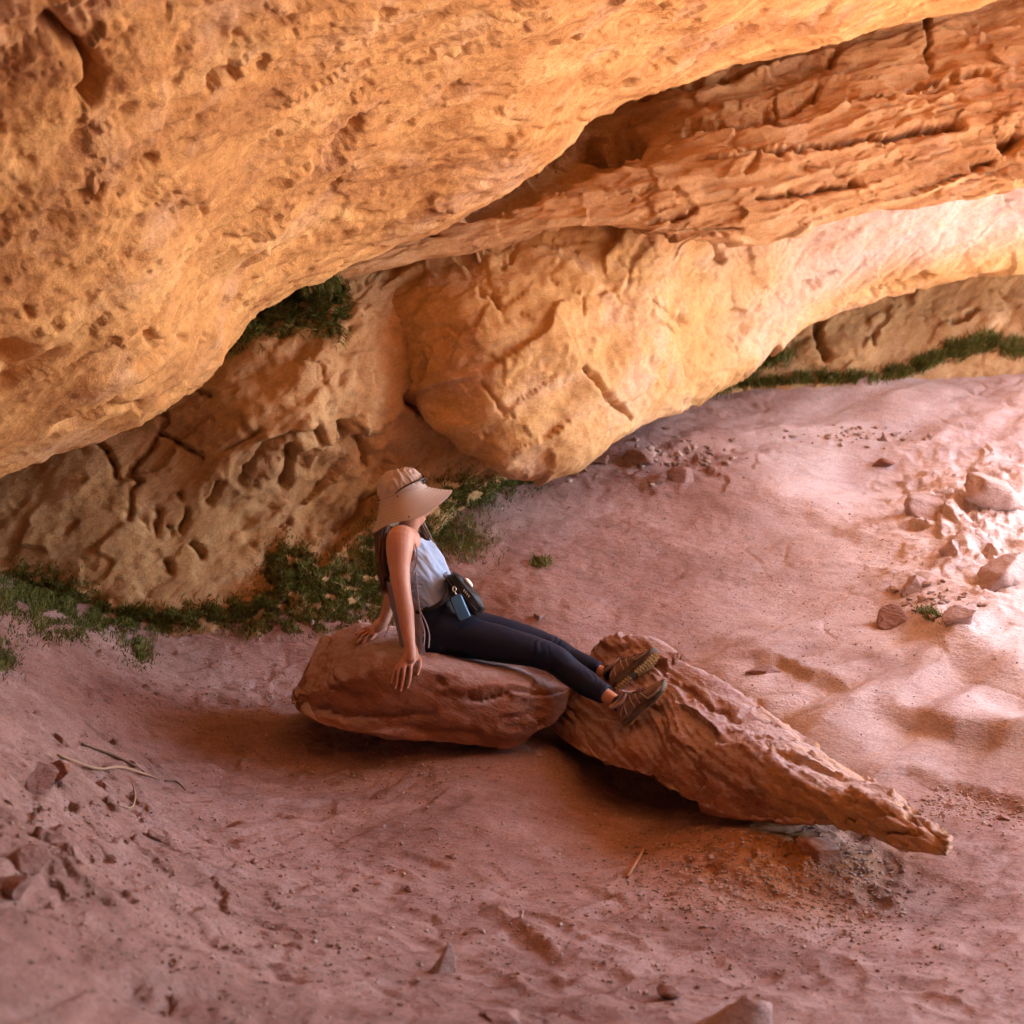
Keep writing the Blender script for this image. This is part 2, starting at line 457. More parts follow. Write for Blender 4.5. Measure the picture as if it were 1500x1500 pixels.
# front overhang -------------------------------------------------------------
def acol(roofx, p_up, p0, p1, p2, lip, c1, c2):
    return [np.array([roofx * 1.25, -15, 6.2]), np.array([roofx, -9.5, 4.7])] + [P(*q) for q in (p_up, p0, p1, p2, lip, c1, c2)]
A = [
    acol(-7.5, (-900, -700, 3.2), (-900, 0, 3.6), (-900, 400, 4.2), (-900, 800, 4.8), (-900, 1150, 5.4), (-880, 1120, 6.4), (-860, 900, 9.5)),
    acol(-4.5, (-350, -600, 3.2), (-350, 0, 4.2), (-350, 400, 4.9), (-350, 650, 5.6), (-350, 830, 6.2), (-340, 815, 7.0), (-340, 700, 9.9)),
    acol(-3.0, (0, -600, 3.4), (0, 0, 4.8), (0, 350, 5.7), (0, 560, 6.4), (0, 690, 7.0), (4, 676, 7.7), (4, 600, 10)),
    acol(-2.0, (200, -600, 3.5), (180, 0, 5.1), (190, 320, 6.1), (210, 500, 6.9), (235, 597, 7.6), (238, 585, 8.2), (238, 520, 10.4)),
    acol(-1.4, (320, -600, 3.6), (290, 0, 5.4), (290, 280, 6.5), (295, 420, 7.4), (312, 528, 8.1), (318, 515, 8.7), (320, 450, 10.6)),
    acol(-0.9, (420, -600, 3.7), (400, 0, 5.7), (395, 220, 6.9), (380, 370, 7.9), (358, 452, 8.5), (368, 446, 9.0), (375, 390, 10.8)),
    acol(-0.3, (520, -600, 3.8), (500, 0, 6.1), (490, 180, 7.3), (470, 310, 8.2), (455, 402, 8.8), (470, 398, 9.5), (480, 330, 10.9)),
    acol(0.3, (620, -600, 3.9), (590, 0, 6.5), (580, 160, 7.6), (570, 270, 8.4), (560, 362, 9.0), (566, 352, 9.6), (570, 280, 11.0)),
    acol(0.8, (720, -600, 4.0), (690, 0, 6.9), (680, 120, 7.8), (680, 220, 8.5), (690, 300, 9.0), (700, 290, 9.8), (700, 230, 11.0)),
    acol(1.3, (850, -600, 4.2), (800, 0, 7.4), (790, 80, 8.0), (790, 150, 8.5), (800, 232, 9.0), (812, 226, 9.9), (812, 150, 11.0)),
    acol(1.7, (950, -600, 4.4), (890, -20, 7.7), (870, 40, 8.2), (860, 95, 8.6), (862, 160, 9.1), (880, 152, 10.1), (880, 90, 11.2)),
    acol(2.3, (1100, -600, 4.8), (1010, -40, 8.1), (1000, 10, 8.5), (990, 60, 8.9), (985, 108, 9.3), (985, 104, 10.2), (985, 60, 11.4)),
    acol(3.0, (1300, -600, 5.2), (1200, -80, 8.7), (1180, -30, 9.1), (1165, 20, 9.4), (1155, 62, 9.7), (1155, 60, 10.5), (1155, 10, 11.5)),
    acol(3.7, (1550, -600, 5.8), (1430, -140, 9.2), (1400, -90, 9.6), (1375, -35, 9.9), (1360, 8, 10.1), (1360, 6, 10.8), (1360, -40, 11.8)),
    acol(4.6, (1850, -600, 6.2), (1700, -220, 9.6), (1680, -170, 9.9), (1660, -120, 10.2), (1640, -80, 10.4), (1640, -82, 11.0), (1640, -130, 12)),
    acol(5.6, (2200, -700, 6.6), (2050, -360, 9.9), (2000, -300, 10.2), (1980, -250, 10.5), (1960, -210, 10.7), (1960, -212, 11.3), (1960, -260, 12.4)),
]
G = loft(A, .016, .014, 90, 150)
N = grid_normals(G)
iu = np.argmin(np.abs(project(G.reshape(-1, 3))[0] - 500).reshape(G.shape[:2])[:, G.shape[1] // 2])
N = orient(G, N, iu, G.shape[1] // 2)
V = G.reshape(-1, 3); u, h = strat_coords(V)
px, py, dd = project(V)
sa = np.concatenate([[0], np.cumsum(np.linalg.norm(np.diff(G[:, ::40], axis=0), axis=2).mean(1))])
ta = np.concatenate([np.zeros((G.shape[0], 1)), np.cumsum(np.linalg.norm(np.diff(G, axis=1), axis=2), axis=1)], 1)
ta -= ta[:, [int(G.shape[1] * .6)]]
SA = np.repeat(sa[:, None], G.shape[1], 1).ravel(); TA = ta.ravel() + .25 * SA
TA = TA + .12 * perlin(V * .8)
S = np.stack([SA * 0.55, V[:, 1] * .25, TA * 1.9], 1)
FA = np.stack([SA * 0.55, V[:, 1] * .25, TA * 1.9], 1)
disp = 0.06 * fbm(V * 0.9, 3) + 0.018 * fbm(S * 3.5, 4, 0.62) + 0.006 * fbm(S * 14, 3, 0.6)
disp += 0.030 * facets(FA, 0.32, 1.0)
disp += 0.012 * facets(FA, 0.12, 1.0, 3) + .012 * cracks(FA, .22, .05)
pit = perlin(S * 4.2 + 9); disp -= 0.06 * sstep(0.42, 0.75, pit)
pit = perlin(S * 9 + 2); disp -= 0.022 * sstep(0.40, 0.75, pit)
disp += carve_list(V, [
    ([(72, 38), (105, 62), (138, 92), (150, 122), (132, 148)], 13, .16), ([(150, 105), (148, 130)], 9, .08),
    ([(462, 226), (490, 208), (522, 182)], 11, .075), ([(488, 278), (497, 262), (512, 256)], 7, .05), ([(535, 262), (590, 250)], 4, .03),
    ([(222, 250), (230, 242)], 8, .07), ([(315, 130), (345, 112)], 9, .07), ([(296, 190), (306, 182)], 6, .05), ([(350, 57)], 9, .06),
    ([(214, 490), (218, 498)], 9, .08), ([(264, 492)], 8, .06), ([(0, 505), (10, 520)], 24, .12), ([(200, 530), (240, 505)], 7, .05), ([(75, 468)], 7, .05),
    ([(30, 440)], 9, .05), ([(160, 595), (195, 588)], 5, .05), ([(275, 285), (240, 305)], 4, .035), ([(300, 300), (310, 325)], 5, .035), ([(320, 455), (345, 440)], 6, .05),
    ([(385, 320), (410, 300)], 4, .04), ([(700, 165), (735, 158)], 4, .035), ([(640, 95), (690, 75)], 4, .03), ([(330, 350), (400, 345)], 4, .03), ([(150, 275), (140, 290)], 6, .05),
    ([(35, 245), (50, 248)], 7, .05), ([(480, 430), (470, 440)], 4, .03), ([(955, 100), (985, 92)], 4, .04), ([(860, 180), (780, 190)], 3, .03)])
finish('cave_ceiling', G, N, disp, M_ceil, 'orange pitted sandstone ceiling overhanging the whole shelter', flow=FA)

# layered band under the ceiling, right -----------------------------------------
def bcol(top, m1, m2, lip, c1, c2):
    return [P(*q) for q in (top, m1, m2, lip, c1, c2)]
B = [
    bcol((420, 300, 9.9), (430, 370, 9.5), (432, 396, 9.3), (440, 412, 9.35), (446, 408, 9.7), (446, 360, 10.6)),
    bcol((500, 250, 10.1), (505, 340, 9.6), (512, 372, 9.4), (516, 391, 9.4), (518, 388, 9.8), (520, 340, 10.8)),
    bcol((590, 200, 10.3), (600, 320, 9.7), (605, 348, 9.5), (612, 368, 9.5), (614, 365, 9.9), (615, 320, 10.9)),
    bcol((690, 180, 10.4), (695, 290, 10.1), (700, 325, 9.6), (705, 352, 9.6), (706, 349, 10.0), (706, 300, 11)),
    bcol((800, 130, 10.6), (805, 240, 10.4), (808, 295, 9.8), (810, 332, 9.7), (811, 329, 10.1), (811, 280, 11.2)),
    bcol((900, 80, 10.7), (902, 200, 10.5), (905, 275, 9.9), (905, 330, 9.8), (906, 328, 10.3), (906, 280, 11.4)),
    bcol((1000, 40, 10.8), (1000, 180, 10.3), (1002, 270, 10.0), (1000, 340, 9.9), (1000, 337, 10.5), (1000, 290, 11.6)),
    bcol((1120, 0, 10.9), (1115, 150, 10.4), (1112, 250, 10.1), (1110, 334, 10.1), (1110, 330, 10.8), (1110, 280, 11.8)),
    bcol((1260, -40, 11.0), (1255, 120, 10.5), (1250, 220, 10.3), (1250, 300, 10.3), (1250, 297, 10.9), (1250, 250, 12)),
    bcol((1400, -80, 11.1), (1395, 90, 10.7), (1390, 190, 10.5), (1390, 277, 10.5), (1390, 274, 11.1), (1390, 220, 12.2)),
    bcol((1560, -130, 11.3), (1550, 60, 10.8), (1545, 160, 10.6), (1540, 255, 10.6), (1540, 252, 11.2), (1540, 200, 12.4)),
    bcol((1800, -220, 11.5), (1790, -10, 11.0), (1790, 120, 10.8), (1790, 215, 10.8), (1790, 212, 11.4), (1790, 160, 12.6)),
    bcol((2050, -300, 11.6), (2050, -60, 11.2), (2050, 80, 11.0), (2050, 190, 11.0), (2050, 188, 11.6), (2050, 130, 12.8)),
]
G = loft(B, .014, .010, 120, 120)
N = grid_normals(G)
N = orient(G, N, G.shape[0] // 2, G.shape[1] // 3)
V = G.reshape(-1, 3); u, h = strat_coords(V, 0.20)
px, py, dd = project(V)
S = np.stack([u * 0.8, V[:, 1] * 0.9, h * 4], 1)
hh = h * 7.5 + 1.2 * fbm(np.stack([u * 0.7, V[:, 1] * 0.7, h * 0.9], 1), 3)
fr = hh - np.floor(hh)
stair = np.floor(hh) + sstep(0.62, 1.0, fr) - hh + 0.5
blk = _g[(np.floor(hh).astype(int) * 13) & 255, 0]
amp = sstep(640, 1000, px) * 0.75 + 0.25
wgt = 0.4 + 0.9 * sstep(-0.2, 0.5, perlin(np.stack([u * 1.3, V[:, 1], np.floor(hh) * 3.1], 1)))
lipf = np.tile(np.interp(np.arange(G.shape[1]) / G.shape[1], [0, .45, .62, 1], [1, 1, .35, .35]), G.shape[0])
amp = amp * lipf * .8
disp = amp * (0.075 * stair * wgt + 0.03 * blk + 0.05 * perlin(np.stack([u * 1.6, V[:, 1] * 1.6, np.floor(hh) * 5.3], 1)))
h2 = h * 24 + 1.5 * fbm(np.stack([u, V[:, 1], h], 1), 2)
disp += 0.03 * fbm(S * 0.8, 3) + 0.012 * fbm(S * 3, 4, 0.6) + 0.007 * fbm(S * 11, 3) + amp * .016 * (np.floor(h2) + sstep(.5, 1, h2 - np.floor(h2)) - h2) * wgt + .015 * cracks(S, .3, .05)
disp += amp * 0.06 * facets(np.stack([u * 0.6, V[:, 1] * 0.7, h * 1.5], 1), 0.28, 1.0)
disp += carve_list(V, [
    ([(1355, 15), (1358, 55), (1364, 92)], 4, .10), ([(1010, 188), (1080, 182), (1150, 165), (1200, 130)], 6, .10), ([(1215, 95), (1222, 85)], 8, .10),
    ([(1095, 226), (1180, 218), (1260, 208), (1330, 195), (1400, 186)], 6, .14), ([(1110, 290), (1180, 284), (1260, 270)], 5, .09),
    ([(955, 322), (1020, 309)], 4, .06), ([(1478, 212), (1490, 198)], 13, .22), ([(1350, 126), (1440, 106)], 5, .09), ([(1030, 345), (1090, 335)], 4, .05),
    ([(860, 222), (930, 212)], 16, .32), ([(690, 304), (760, 284), (830, 256), (890, 230)], 17, .45), ([(630, 330), (640, 345)], 5, .10), ([(1430, 245), (1460, 235)], 6, .10),
    ([(1240, 150), (1300, 142), (1380, 130)], 4, .06), ([(1110, 235), (1090, 250)], 5, .05), ([(1250, 35), (1350, 25)], 6, .08), ([(940, 150), (1010, 130), (1100, 112)], 6, .07)])
finish('rock_strata', G, N, disp, M_strata, 'thinly layered dark orange sandstone band under the ceiling at upper right')

# pale bulge ----------------------------------------------------------------
def ccol(top, a, b, c, lip, c1, c2):
    return [P(*q) for q in (top, a, b, c, lip, c1, c2)]
Cc = [
    ccol((540, 300, 10.3), (550, 380, 9.95), (565, 440, 9.72), (588, 510, 9.68), (600, 575, 9.66), (604, 570, 10.0), (612, 500, 11)),
    ccol((610, 280, 10.2), (615, 380, 9.85), (618, 450, 9.62), (618, 530, 9.52), (622, 606, 9.55), (630, 604, 10.0), (640, 540, 11)),
    ccol((690, 260, 10.3), (695, 370, 9.9), (697, 460, 9.5), (697, 560, 9.4), (700, 650, 9.5), (705, 648, 10.1), (710, 600, 11)),
    ccol((770, 240, 10.4), (775, 360, 10.0), (778, 470, 9.55), (778, 590, 9.5), (775, 690, 9.6), (778, 688, 10.3), (780, 640, 11.2)),
    ccol((860, 240, 10.5), (865, 360, 10.1), (868, 460, 9.8), (870, 570, 9.7), (872, 655, 9.8), (872, 652, 10.5), (872, 600, 11.4)),
    ccol((940, 240, 10.6), (942, 350, 10.3), (942, 440, 10.1), (938, 540, 10.0), (934, 620, 10.1), (934, 617, 10.8), (934, 560, 11.8)),
    ccol((1020, 230, 10.8), (1022, 345, 10.6), (1025, 410, 10.6), (1028, 490, 10.7), (1030, 567, 10.8), (1030, 564, 11.4), (1030, 510, 12.4)),
    ccol((1110, 220, 11.0), (1110, 330, 10.9), (1115, 385, 11.0), (1118, 445, 11.2), (1120, 505, 11.3), (1120, 502, 11.9), (1120, 450, 12.8)),
    ccol((1220, 180, 11.2), (1220, 300, 11.2), (1222, 355, 11.4), (1225, 410, 11.6), (1226, 458, 11.8), (1226, 455, 12.3), (1226, 400, 13.2)),
    ccol((1360, 150, 11.5), (1360, 270, 11.5), (1362, 325, 11.7), (1364, 375, 11.9), (1365, 420, 12.1), (1365, 417, 12.6), (1365, 360, 13.5)),
    ccol((1530, 120, 11.8), (1530, 240, 11.8), (1530, 300, 12.0), (1530, 345, 12.2), (1530, 388, 12.4), (1530, 385, 12.9), (1530, 330, 13.9)),
    ccol((1760, 60, 12), (1760, 190, 12.0), (1760, 250, 12.2), (1760, 300, 12.4), (1760, 345, 12.6), (1760, 342, 13.1), (1760, 290, 14.2)),
    ccol((2050, 0, 12.2), (2050, 140, 12.2), (2050, 200, 12.4), (2050, 250, 12.6), (2050, 300, 12.8), (2050, 298, 13.3), (2050, 240, 14.4)),
]
G = loft(Cc, .015, .013, 120, 120)
N = grid_normals(G)
N = orient(G, N, G.shape[0] // 3, G.shape[1] // 2)
V = G.reshape(-1, 3); u, h = strat_coords(V, 0.45)
px, py, dd = project(V)
S = np.stack([u, V[:, 1], h * 1.6], 1)
disp = 0.07 * fbm(S * 0.8, 3) + 0.02 * fbm(S * 3, 4, 0.55) + 0.005 * fbm(S * 12, 3)
disp += 0.07 * facets(S, 0.9, 1.0, 6.3) + 0.014 * facets(S, 0.4, 1.0, 7.0) + 0.006 * facets(S, 0.13, 1.0, 7.0) + .02 * cracks(S, .55, .035, 4) + .010 * cracks(S, .22, .04, 9)
lay = sstep(1080, 1250, px) * sstep(0, 60, py - np.interp(px, [1030, 1150, 1300, 1500], [520, 430, 370, 320]))
hh = h * 6 + fbm(S * 0.7, 2)
disp += lay * 0.05 * (np.floor(hh) + sstep(0.6, 1, hh - np.floor(hh)) - hh)
disp += carve_list(V, [
    ([(1055, 345), (1062, 362), (1070, 382)], 5, .08), ([(855, 538), (888, 572), (922, 612)], 5, .09), ([(955, 440), (998, 470)], 3, .04), ([(950, 462), (985, 484)], 3, .03),
    ([(705, 430), (722, 428), (728, 448)], 4, .05), ([(612, 515), (606, 560)], 5, .08), ([(840, 370)], 4, .03),
    ([(760, 360), (740, 385), (735, 400)], 3, .03), ([(1285, 440), (1330, 425), (1370, 408)], 6, .09), ([(1180, 420), (1230, 400)], 4, .04), 
    ([(705, 560), (745, 610)], 4, .03), ([(1000, 470), (1000, 462)], 6, .05), ([(1075, 330), (1150, 318)], 3, .02)])
zone = sstep(960, 1350, px + 90 * fbm(S * 0.9, 3)) * sstep(30, -40, py - np.interp(px, [900, 1030, 1150, 1300, 1500], [640, 520, 470, 400, 355]))
finish('rock_bulge', G, N, disp, M_bulge, 'pale yellow and pink sandstone bulge hanging down to the sand behind the woman', zone)

# rear wall -----------------------------------------------------------------
def dcol(pts): return [P(*q) for q in pts]
D = [
    [np.array([-6.5, -14, 5.5]), np.array([-6.3, -14, 4]), np.array([-6.2, -14, 3]), np.array([-6.0, -14, 2.6]), np.array([-5.8, -14, 2.0]), np.array([-5.6, -14, 1.2]), np.array([-5.6, -14, -1])],
    [np.array([-5.6, -7, 5.5]), np.array([-5.4, -7, 4]), np.array([-5.2, -7, 3]), np.array([-5.1, -7, 2.6]), np.array([-4.9, -7, 2.0]), np.array([-4.7, -7, 1.2]), np.array([-4.7, -7, -1])],
    dcol([(-750, 100, 9.5), (-750, 400, 8.2), (-750, 600, 8.0), (-750, 650, 8.0), (-750, 750, 8.0), (-750, 900, 7.8), (-750, 1300, 7.8)]),
    dcol([(-300, 200, 9.8), (-300, 500, 9.0), (-300, 640, 8.8), (-300, 690, 8.8), (-300, 780, 8.8), (-300, 890, 8.7), (-300, 1100, 8.7)]),
    dcol([(0, 300, 9.9), (0, 520, 9.4), (0, 620, 9.3), (0, 690, 9.1), (0, 780, 9.0), (0, 870, 8.95), (0, 1050, 8.95)]),
    dcol([(150, 300, 10), (150, 520, 9.5), (150, 600, 9.3), (150, 680, 9.15), (150, 790, 9.1), (150, 890, 9.05), (150, 1050, 9.05)]),
    dcol([(260, 280, 10.1), (260, 480, 9.6), (260, 600, 9.25), (260, 690, 9.2), (260, 800, 9.2), (260, 905, 9.1), (260, 1050, 9.1)]),
    dcol([(360, 270, 10.3), (360, 400, 10.0), (355, 520, 9.3), (355, 655, 9.1), (352, 740, 9.4), (350, 890, 9.2), (350, 1050, 9.2)]),
    dcol([(450, 260, 10.5), (450, 400, 9.8), (450, 500, 9.35), (450, 628, 9.15), (450, 720, 9.6), (450, 870, 9.3), (450, 1000, 9.3)]),
    dcol([(530, 250, 10.6), (530, 390, 9.75), (530, 480, 9.52), (530, 605, 9.38), (530, 700, 9.8), (530, 825, 9.5), (530, 950, 9.5)]),
    dcol([(600, 250, 10.7), (600, 380, 9.95), (600, 480, 9.75), (600, 590, 9.68), (610, 680, 10.0), (620, 765, 9.8), (620, 900, 9.8)]),
    dcol([(700, 250, 10.9), (700, 380, 10.6), (700, 500, 10.3), (700, 630, 10.1), (700, 680, 10.1), (700, 722, 10.3), (700, 820, 10.3)]),
    dcol([(820, 250, 11.4), (820, 380, 11.2), (820, 500, 11.1), (820, 600, 11.0), (820, 660, 10.9), (820, 690, 10.9), (820, 780, 10.9)]),
    dcol([(940, 250, 12.4), (940, 380, 12.2), (940, 480, 12.0), (940, 560, 11.8), (940, 610, 11.6), (940, 640, 11.5), (940, 720, 11.5)]),
    dcol([(1040, 250, 13.2), (1040, 380, 12.9), (1040, 450, 12.7), (1040, 510, 12.6), (1040, 555, 12.4), (1040, 585, 12.3), (1040, 660, 12.3)]),
    dcol([(1200, 220, 13.6), (1200, 350, 13.3), (1200, 420, 13.1), (1200, 475, 12.8), (1200, 525, 12.6), (1200, 570, 12.5), (1200, 650, 12.5)]),
    dcol([(1350, 200, 13.9), (1350, 330, 13.6), (1350, 400, 13.2), (1350, 450, 13.0), (1350, 500, 12.8), (1350, 552, 12.7), (1350, 640, 12.7)]),
    dcol([(1520, 170, 14), (1520, 300, 13.7), (1520, 360, 13.4), (1520, 420, 13.2), (1520, 470, 13.0), (1520, 530, 12.9), (1520, 620, 12.9)]),
    dcol([(1750, 130, 14), (1750, 260, 13.8), (1750, 330, 13.6), (1750, 400, 13.4), (1750, 450, 13.2), (1750, 520, 13.0), (1750, 620, 13.0)]),
    dcol([(2050, 80, 14), (2050, 220, 13.8), (2050, 300, 13.6), (2050, 380, 13.4), (2050, 440, 13.2), (2050, 510, 13.1), (2050, 620, 13.1)]),
]
G = loft(D, .018, .014, 120, 120)
N = grid_normals(G)
iu = np.argmin(np.abs(project(G.reshape(-1, 3))[0] - 250).reshape(G.shape[:2])[:, G.shape[1] // 2] + (G[:, G.shape[1] // 2, 1] < 0) * 1e5)
N = orient(G, N, iu, G.shape[1] // 2)
V = G.reshape(-1, 3); u, h = strat_coords(V, 0.7)
px, py, dd = project(V)
S = np.stack([u, V[:, 1], h * 1.7], 1)
soft = .5 + .5 * sstep(230, 420, px) * sstep(600, 480, px + .0 * py) + .35 * sstep(600, 640, py) * sstep(330, 400, px)
disp = 0.07 * fbm(S * 0.9, 3) + 0.022 * fbm(S * 3.2, 4, 0.6) + 0.008 * fbm(S * 12, 3)
disp += 0.07 * facets(S, 0.6, 1.0, 1.0) + 0.022 * facets(S, 0.26, 1.0, 7.0) + 0.008 * facets(S, 0.1, 1.0, 7.0) + .022 * cracks(S, .5, .035, 4) + .008 * cracks(S, .2, .05, 9)
hol = np.exp(-(((px - 560) / 190) ** 2 + ((py - 665) / 60) ** 2))
disp *= soft
disp += hol * (0.05 * facets(S * np.array([1, 1, 1.6]), 0.30, 1.0, 21.0) + 0.04 * fbm(S * 4, 3))
disp -= 0.03 * sstep(0.45, 0.8, perlin(S * 5 + 4)) * sstep(560, 640, py)
disp += carve_list(V, [
    ([(395, 655), (430, 645), (470, 640), (478, 652)], 8, .13), ([(432, 665), (424, 695), (418, 712)], 8, .16), ([(352, 708), (370, 685), (392, 662)], 5, .08),
    ([(308, 735), (322, 712)], 6, .08), ([(232, 745), (230, 780)], 5, .09), ([(250, 778)], 5, .08), ([(268, 776), (276, 748)], 5, .09), ([(264, 722), (266, 730)], 5, .07),
    ([(238, 598), (234, 632), (200, 672), (190, 690), (206, 700), (188, 730), (186, 765)], 4, .07), ([(234, 634), (262, 650), (290, 668)], 4, .09),
    ([(138, 640), (150, 655), (162, 675), (172, 695)], 5, .10), ([(280, 562), (300, 580)], 5, .07), ([(560, 718), (530, 730), (524, 750), (488, 768)], 5, .12),
    ([(536, 655), (534, 680)], 6, .14), ([(510, 630), (512, 650), (490, 660)], 6, .12), ([(600, 585), (640, 615), (690, 650), (720, 668)], 9, .14),
    ([(412, 765), (420, 758)], 5, .10), ([(240, 820), (245, 835)], 5, .07), ([(285, 795), (300, 812)], 6, .08), ([(1200, 470), (1198, 495), (1208, 520)], 6, .14),
    ([(1160, 500), (1180, 494)], 7, .08), ([(1285, 480), (1280, 500)], 4, .08), ([(1400, 470), (1430, 455)], 5, .08), ([(380, 630), (330, 660)], 4, .05), ([(345, 620), (365, 640)], 7, .05)])
zone = np.clip(sstep(395, 500, py) * sstep(680, 560, py) * sstep(260, 380, px) * 0.6 + hol * 0.6, 0, 1) * front[0]
zone = np.clip(sstep(700, 560, py) * sstep(200, 400, px) * sstep(800, 600, px) * 0.8 + hol * 0.7, 0, 1)
finish('rock_wall', G, N, disp, M_wall, 'rough brown sandstone rear wall of the shelter with cracks and small holes', zone)

# added rock mass above, with the open side to the right -------------------------------
xl = lambda yy: np.interp(yy, [-16, -8, -3, 1, 4, 8, 30], LIP)
# unseen mass added to block sun and sky: roof, with skirts to the left, back and down to the open lip on the right
ys = np.linspace(-16, 26, 85)
rows = []
for yy in ys:
    e = float(xl(yy))
    zl = 4.3 + 0.12 * max(0, yy - 0) 
    col = [(-16, yy * 1.1, -2), (-15, yy, 6), (-12, yy, 11), (-4, yy, 13), (e - 2.5, yy, 12), (e - 0.3, yy, 8), (e, yy, 5.6), (e - 0.25, yy, zl + 0.2), (e - 1.6, yy, zl + 0.5), (e - 4, yy, zl + 0.9)]
    if yy < -15.4: col = [(a[0], -16.2, min(a[2], 5.2) if i > 0 else -2) for i, a in enumerate(col)]
    if yy > 24: col = [(a[0], 26.2, -2) for a in col]
    rows.append([np.array(q, float) for q in col])
G = loft(rows, .5, .22, 3, 30)
N = grid_normals(G)
V = G.reshape(-1, 3)
if N[G.shape[0] // 2, G.shape[1] // 2, 2] < 0: N = -N
disp = 0.35 * fbm(V * 0.35, 3) + 0.25 * facets(V, 1.6, 1.0) + 0.05 * fbm(V * 1.6, 3)
finish('sun_block_roof', G, N, disp, M_ceil, 'unseen rock mass added above the shelter to block light, open to the sky on the right')

# unseen wall added behind and to the right of the camera to block skylight
plan = [(-7.5, -12), (-6, -14.2), (-2, -14.6), (2, -14), (5.5, -12), (7.4, -9.5), (8.2, -6), (9, -3.6), (13, -2.6)]
G = loft([[np.array([a, b, zz]) for zz in (-1.5, 0.5, 2.5, 5, 9)] for a, b in plan], .25, .2, 40, 20)
N = grid_normals(G); V = G.reshape(-1, 3)
finish('sky_block_wall', G, N, 0.3 * fbm(V * .5, 3) + .15 * facets(V, 1.2, 1.0), M_wall, 'unseen sandstone wall added on the near side to block frontal skylight', np.zeros(len(V)))

# ------------------------------------------------------------------ boulders
def zof(x, y, d): return P(x, y, d)[2]

def boulder(name, secs, disp_fn, mat, label, cat, zone_fn=None, sp=.012):
    cols = []
    for (x, tb, tf, bot, db, dtf, df, zb, bul) in secs:
        bf = P(x, bot, df); t_f = P(x, tf, dtf); t_b = P(x, tb, db)
        mf = (bf + t_f) / 2 + np.array([0, -bul, 0])
        tm = (t_f + t_b) / 2 + np.array([0, 0, .01 + .15 * bul])
        mb = t_b + np.array([0, .10, -(t_b[2] - zb) * .5])
        bb = np.array([t_b[0], t_b[1] + .0, zb])
        bm = (bf * .5 + bb * .5) + np.array([0, 0, .07])
        b2 = bf * .88 + bm * .12 + np.array([0, 0, .012]); t1 = t_f * .93 + mf * .07; t2 = t_f * .92 + tm * .08; m0 = bf * .93 + mf * .07
        cols.append([bf, m0, mf, t1, t2, tm, t_b, mb, bb, bm, b2, bf])
    G = loft(cols, sp, sp, 60, 60)
    nv = G.shape[1] - 1
    G = G[:, :nv]
    cen = G.mean(1)
    # cap the ends by shrinking rings
    def cap(i, k=6):
        step = (cen[i] - cen[1 if i == 0 else -2]); step /= np.linalg.norm(step) + 1e-9
        r = np.linalg.norm(G[i] - cen[i], axis=1).mean()
        out = []
        for j in range(1, k + 1):
            a = j / k * math.pi / 2
            out.append(cen[i] + (G[i] - cen[i]) * max(math.cos(a), 0.001) + step * math.sin(a) * r * 0.3)
        return np.array(out)
    G = np.concatenate([cap(0)[::-1], G, cap(-1)], 0)
    du = np.gradient(G, axis=0); dv = (np.roll(G, -1, 1) - np.roll(G, 1, 1))
    N = np.cross(du, dv); N /= np.linalg.norm(N, axis=2, keepdims=True) + 1e-9
    cc = G.mean(1, keepdims=True)
    if ((G - cc) * N).sum() < 0: N = -N
    V = G.reshape(-1, 3)
    V = V + N.reshape(-1, 3) * disp_fn(V)[:, None]
    F = grid_faces(G.shape[0], nv, closed=True)
    z = zone_fn(V) if zone_fn else np.zeros(len(V))
    o = mesh_obj(name, V, F, mat, attrs={'zone': z})
    tag(o, label, cat)
    return o

def dispL(V):
    S = V @ np.array([[1, 0, .1], [0, 1, 0], [-.1, 0, 1]]) * np.array([1, 1, 1.8])
    d = 0.014 * fbm(S * 2.2, 3) + 0.005 * fbm(S * 8, 4, 0.6) + .005 * cracks(S, .5, .03, 2) + 0.045 * facets(S, 0.5, 1.0, 3.0) + 0.006 * facets(S, 0.18, 1.0, 8.0)
    d += carve_list(V, [([(690, 1022), (760, 1018), (822, 1012)], 5, .03), ([(470, 1040), (560, 1052), (640, 1050)], 6, .03), ([(640, 1000), (652, 1006)], 5, .02),
                        ([(560, 1062), (700, 1075)], 5, .02), ([(740, 1050), (790, 1040)], 4, .015)])
    return d
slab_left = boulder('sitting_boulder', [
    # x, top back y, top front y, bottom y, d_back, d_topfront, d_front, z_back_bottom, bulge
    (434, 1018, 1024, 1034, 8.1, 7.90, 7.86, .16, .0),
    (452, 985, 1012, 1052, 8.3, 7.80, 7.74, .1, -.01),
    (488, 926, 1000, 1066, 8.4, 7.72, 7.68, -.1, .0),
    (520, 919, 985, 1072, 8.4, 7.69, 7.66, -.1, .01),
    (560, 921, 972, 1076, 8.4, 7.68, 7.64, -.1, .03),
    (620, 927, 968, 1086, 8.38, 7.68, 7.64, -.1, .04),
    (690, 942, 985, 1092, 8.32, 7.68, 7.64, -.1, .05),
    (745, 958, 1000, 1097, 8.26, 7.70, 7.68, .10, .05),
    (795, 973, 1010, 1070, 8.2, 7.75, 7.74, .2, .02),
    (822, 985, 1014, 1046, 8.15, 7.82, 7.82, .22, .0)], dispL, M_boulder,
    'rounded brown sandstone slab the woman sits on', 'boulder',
    lambda V: np.zeros(len(V)))

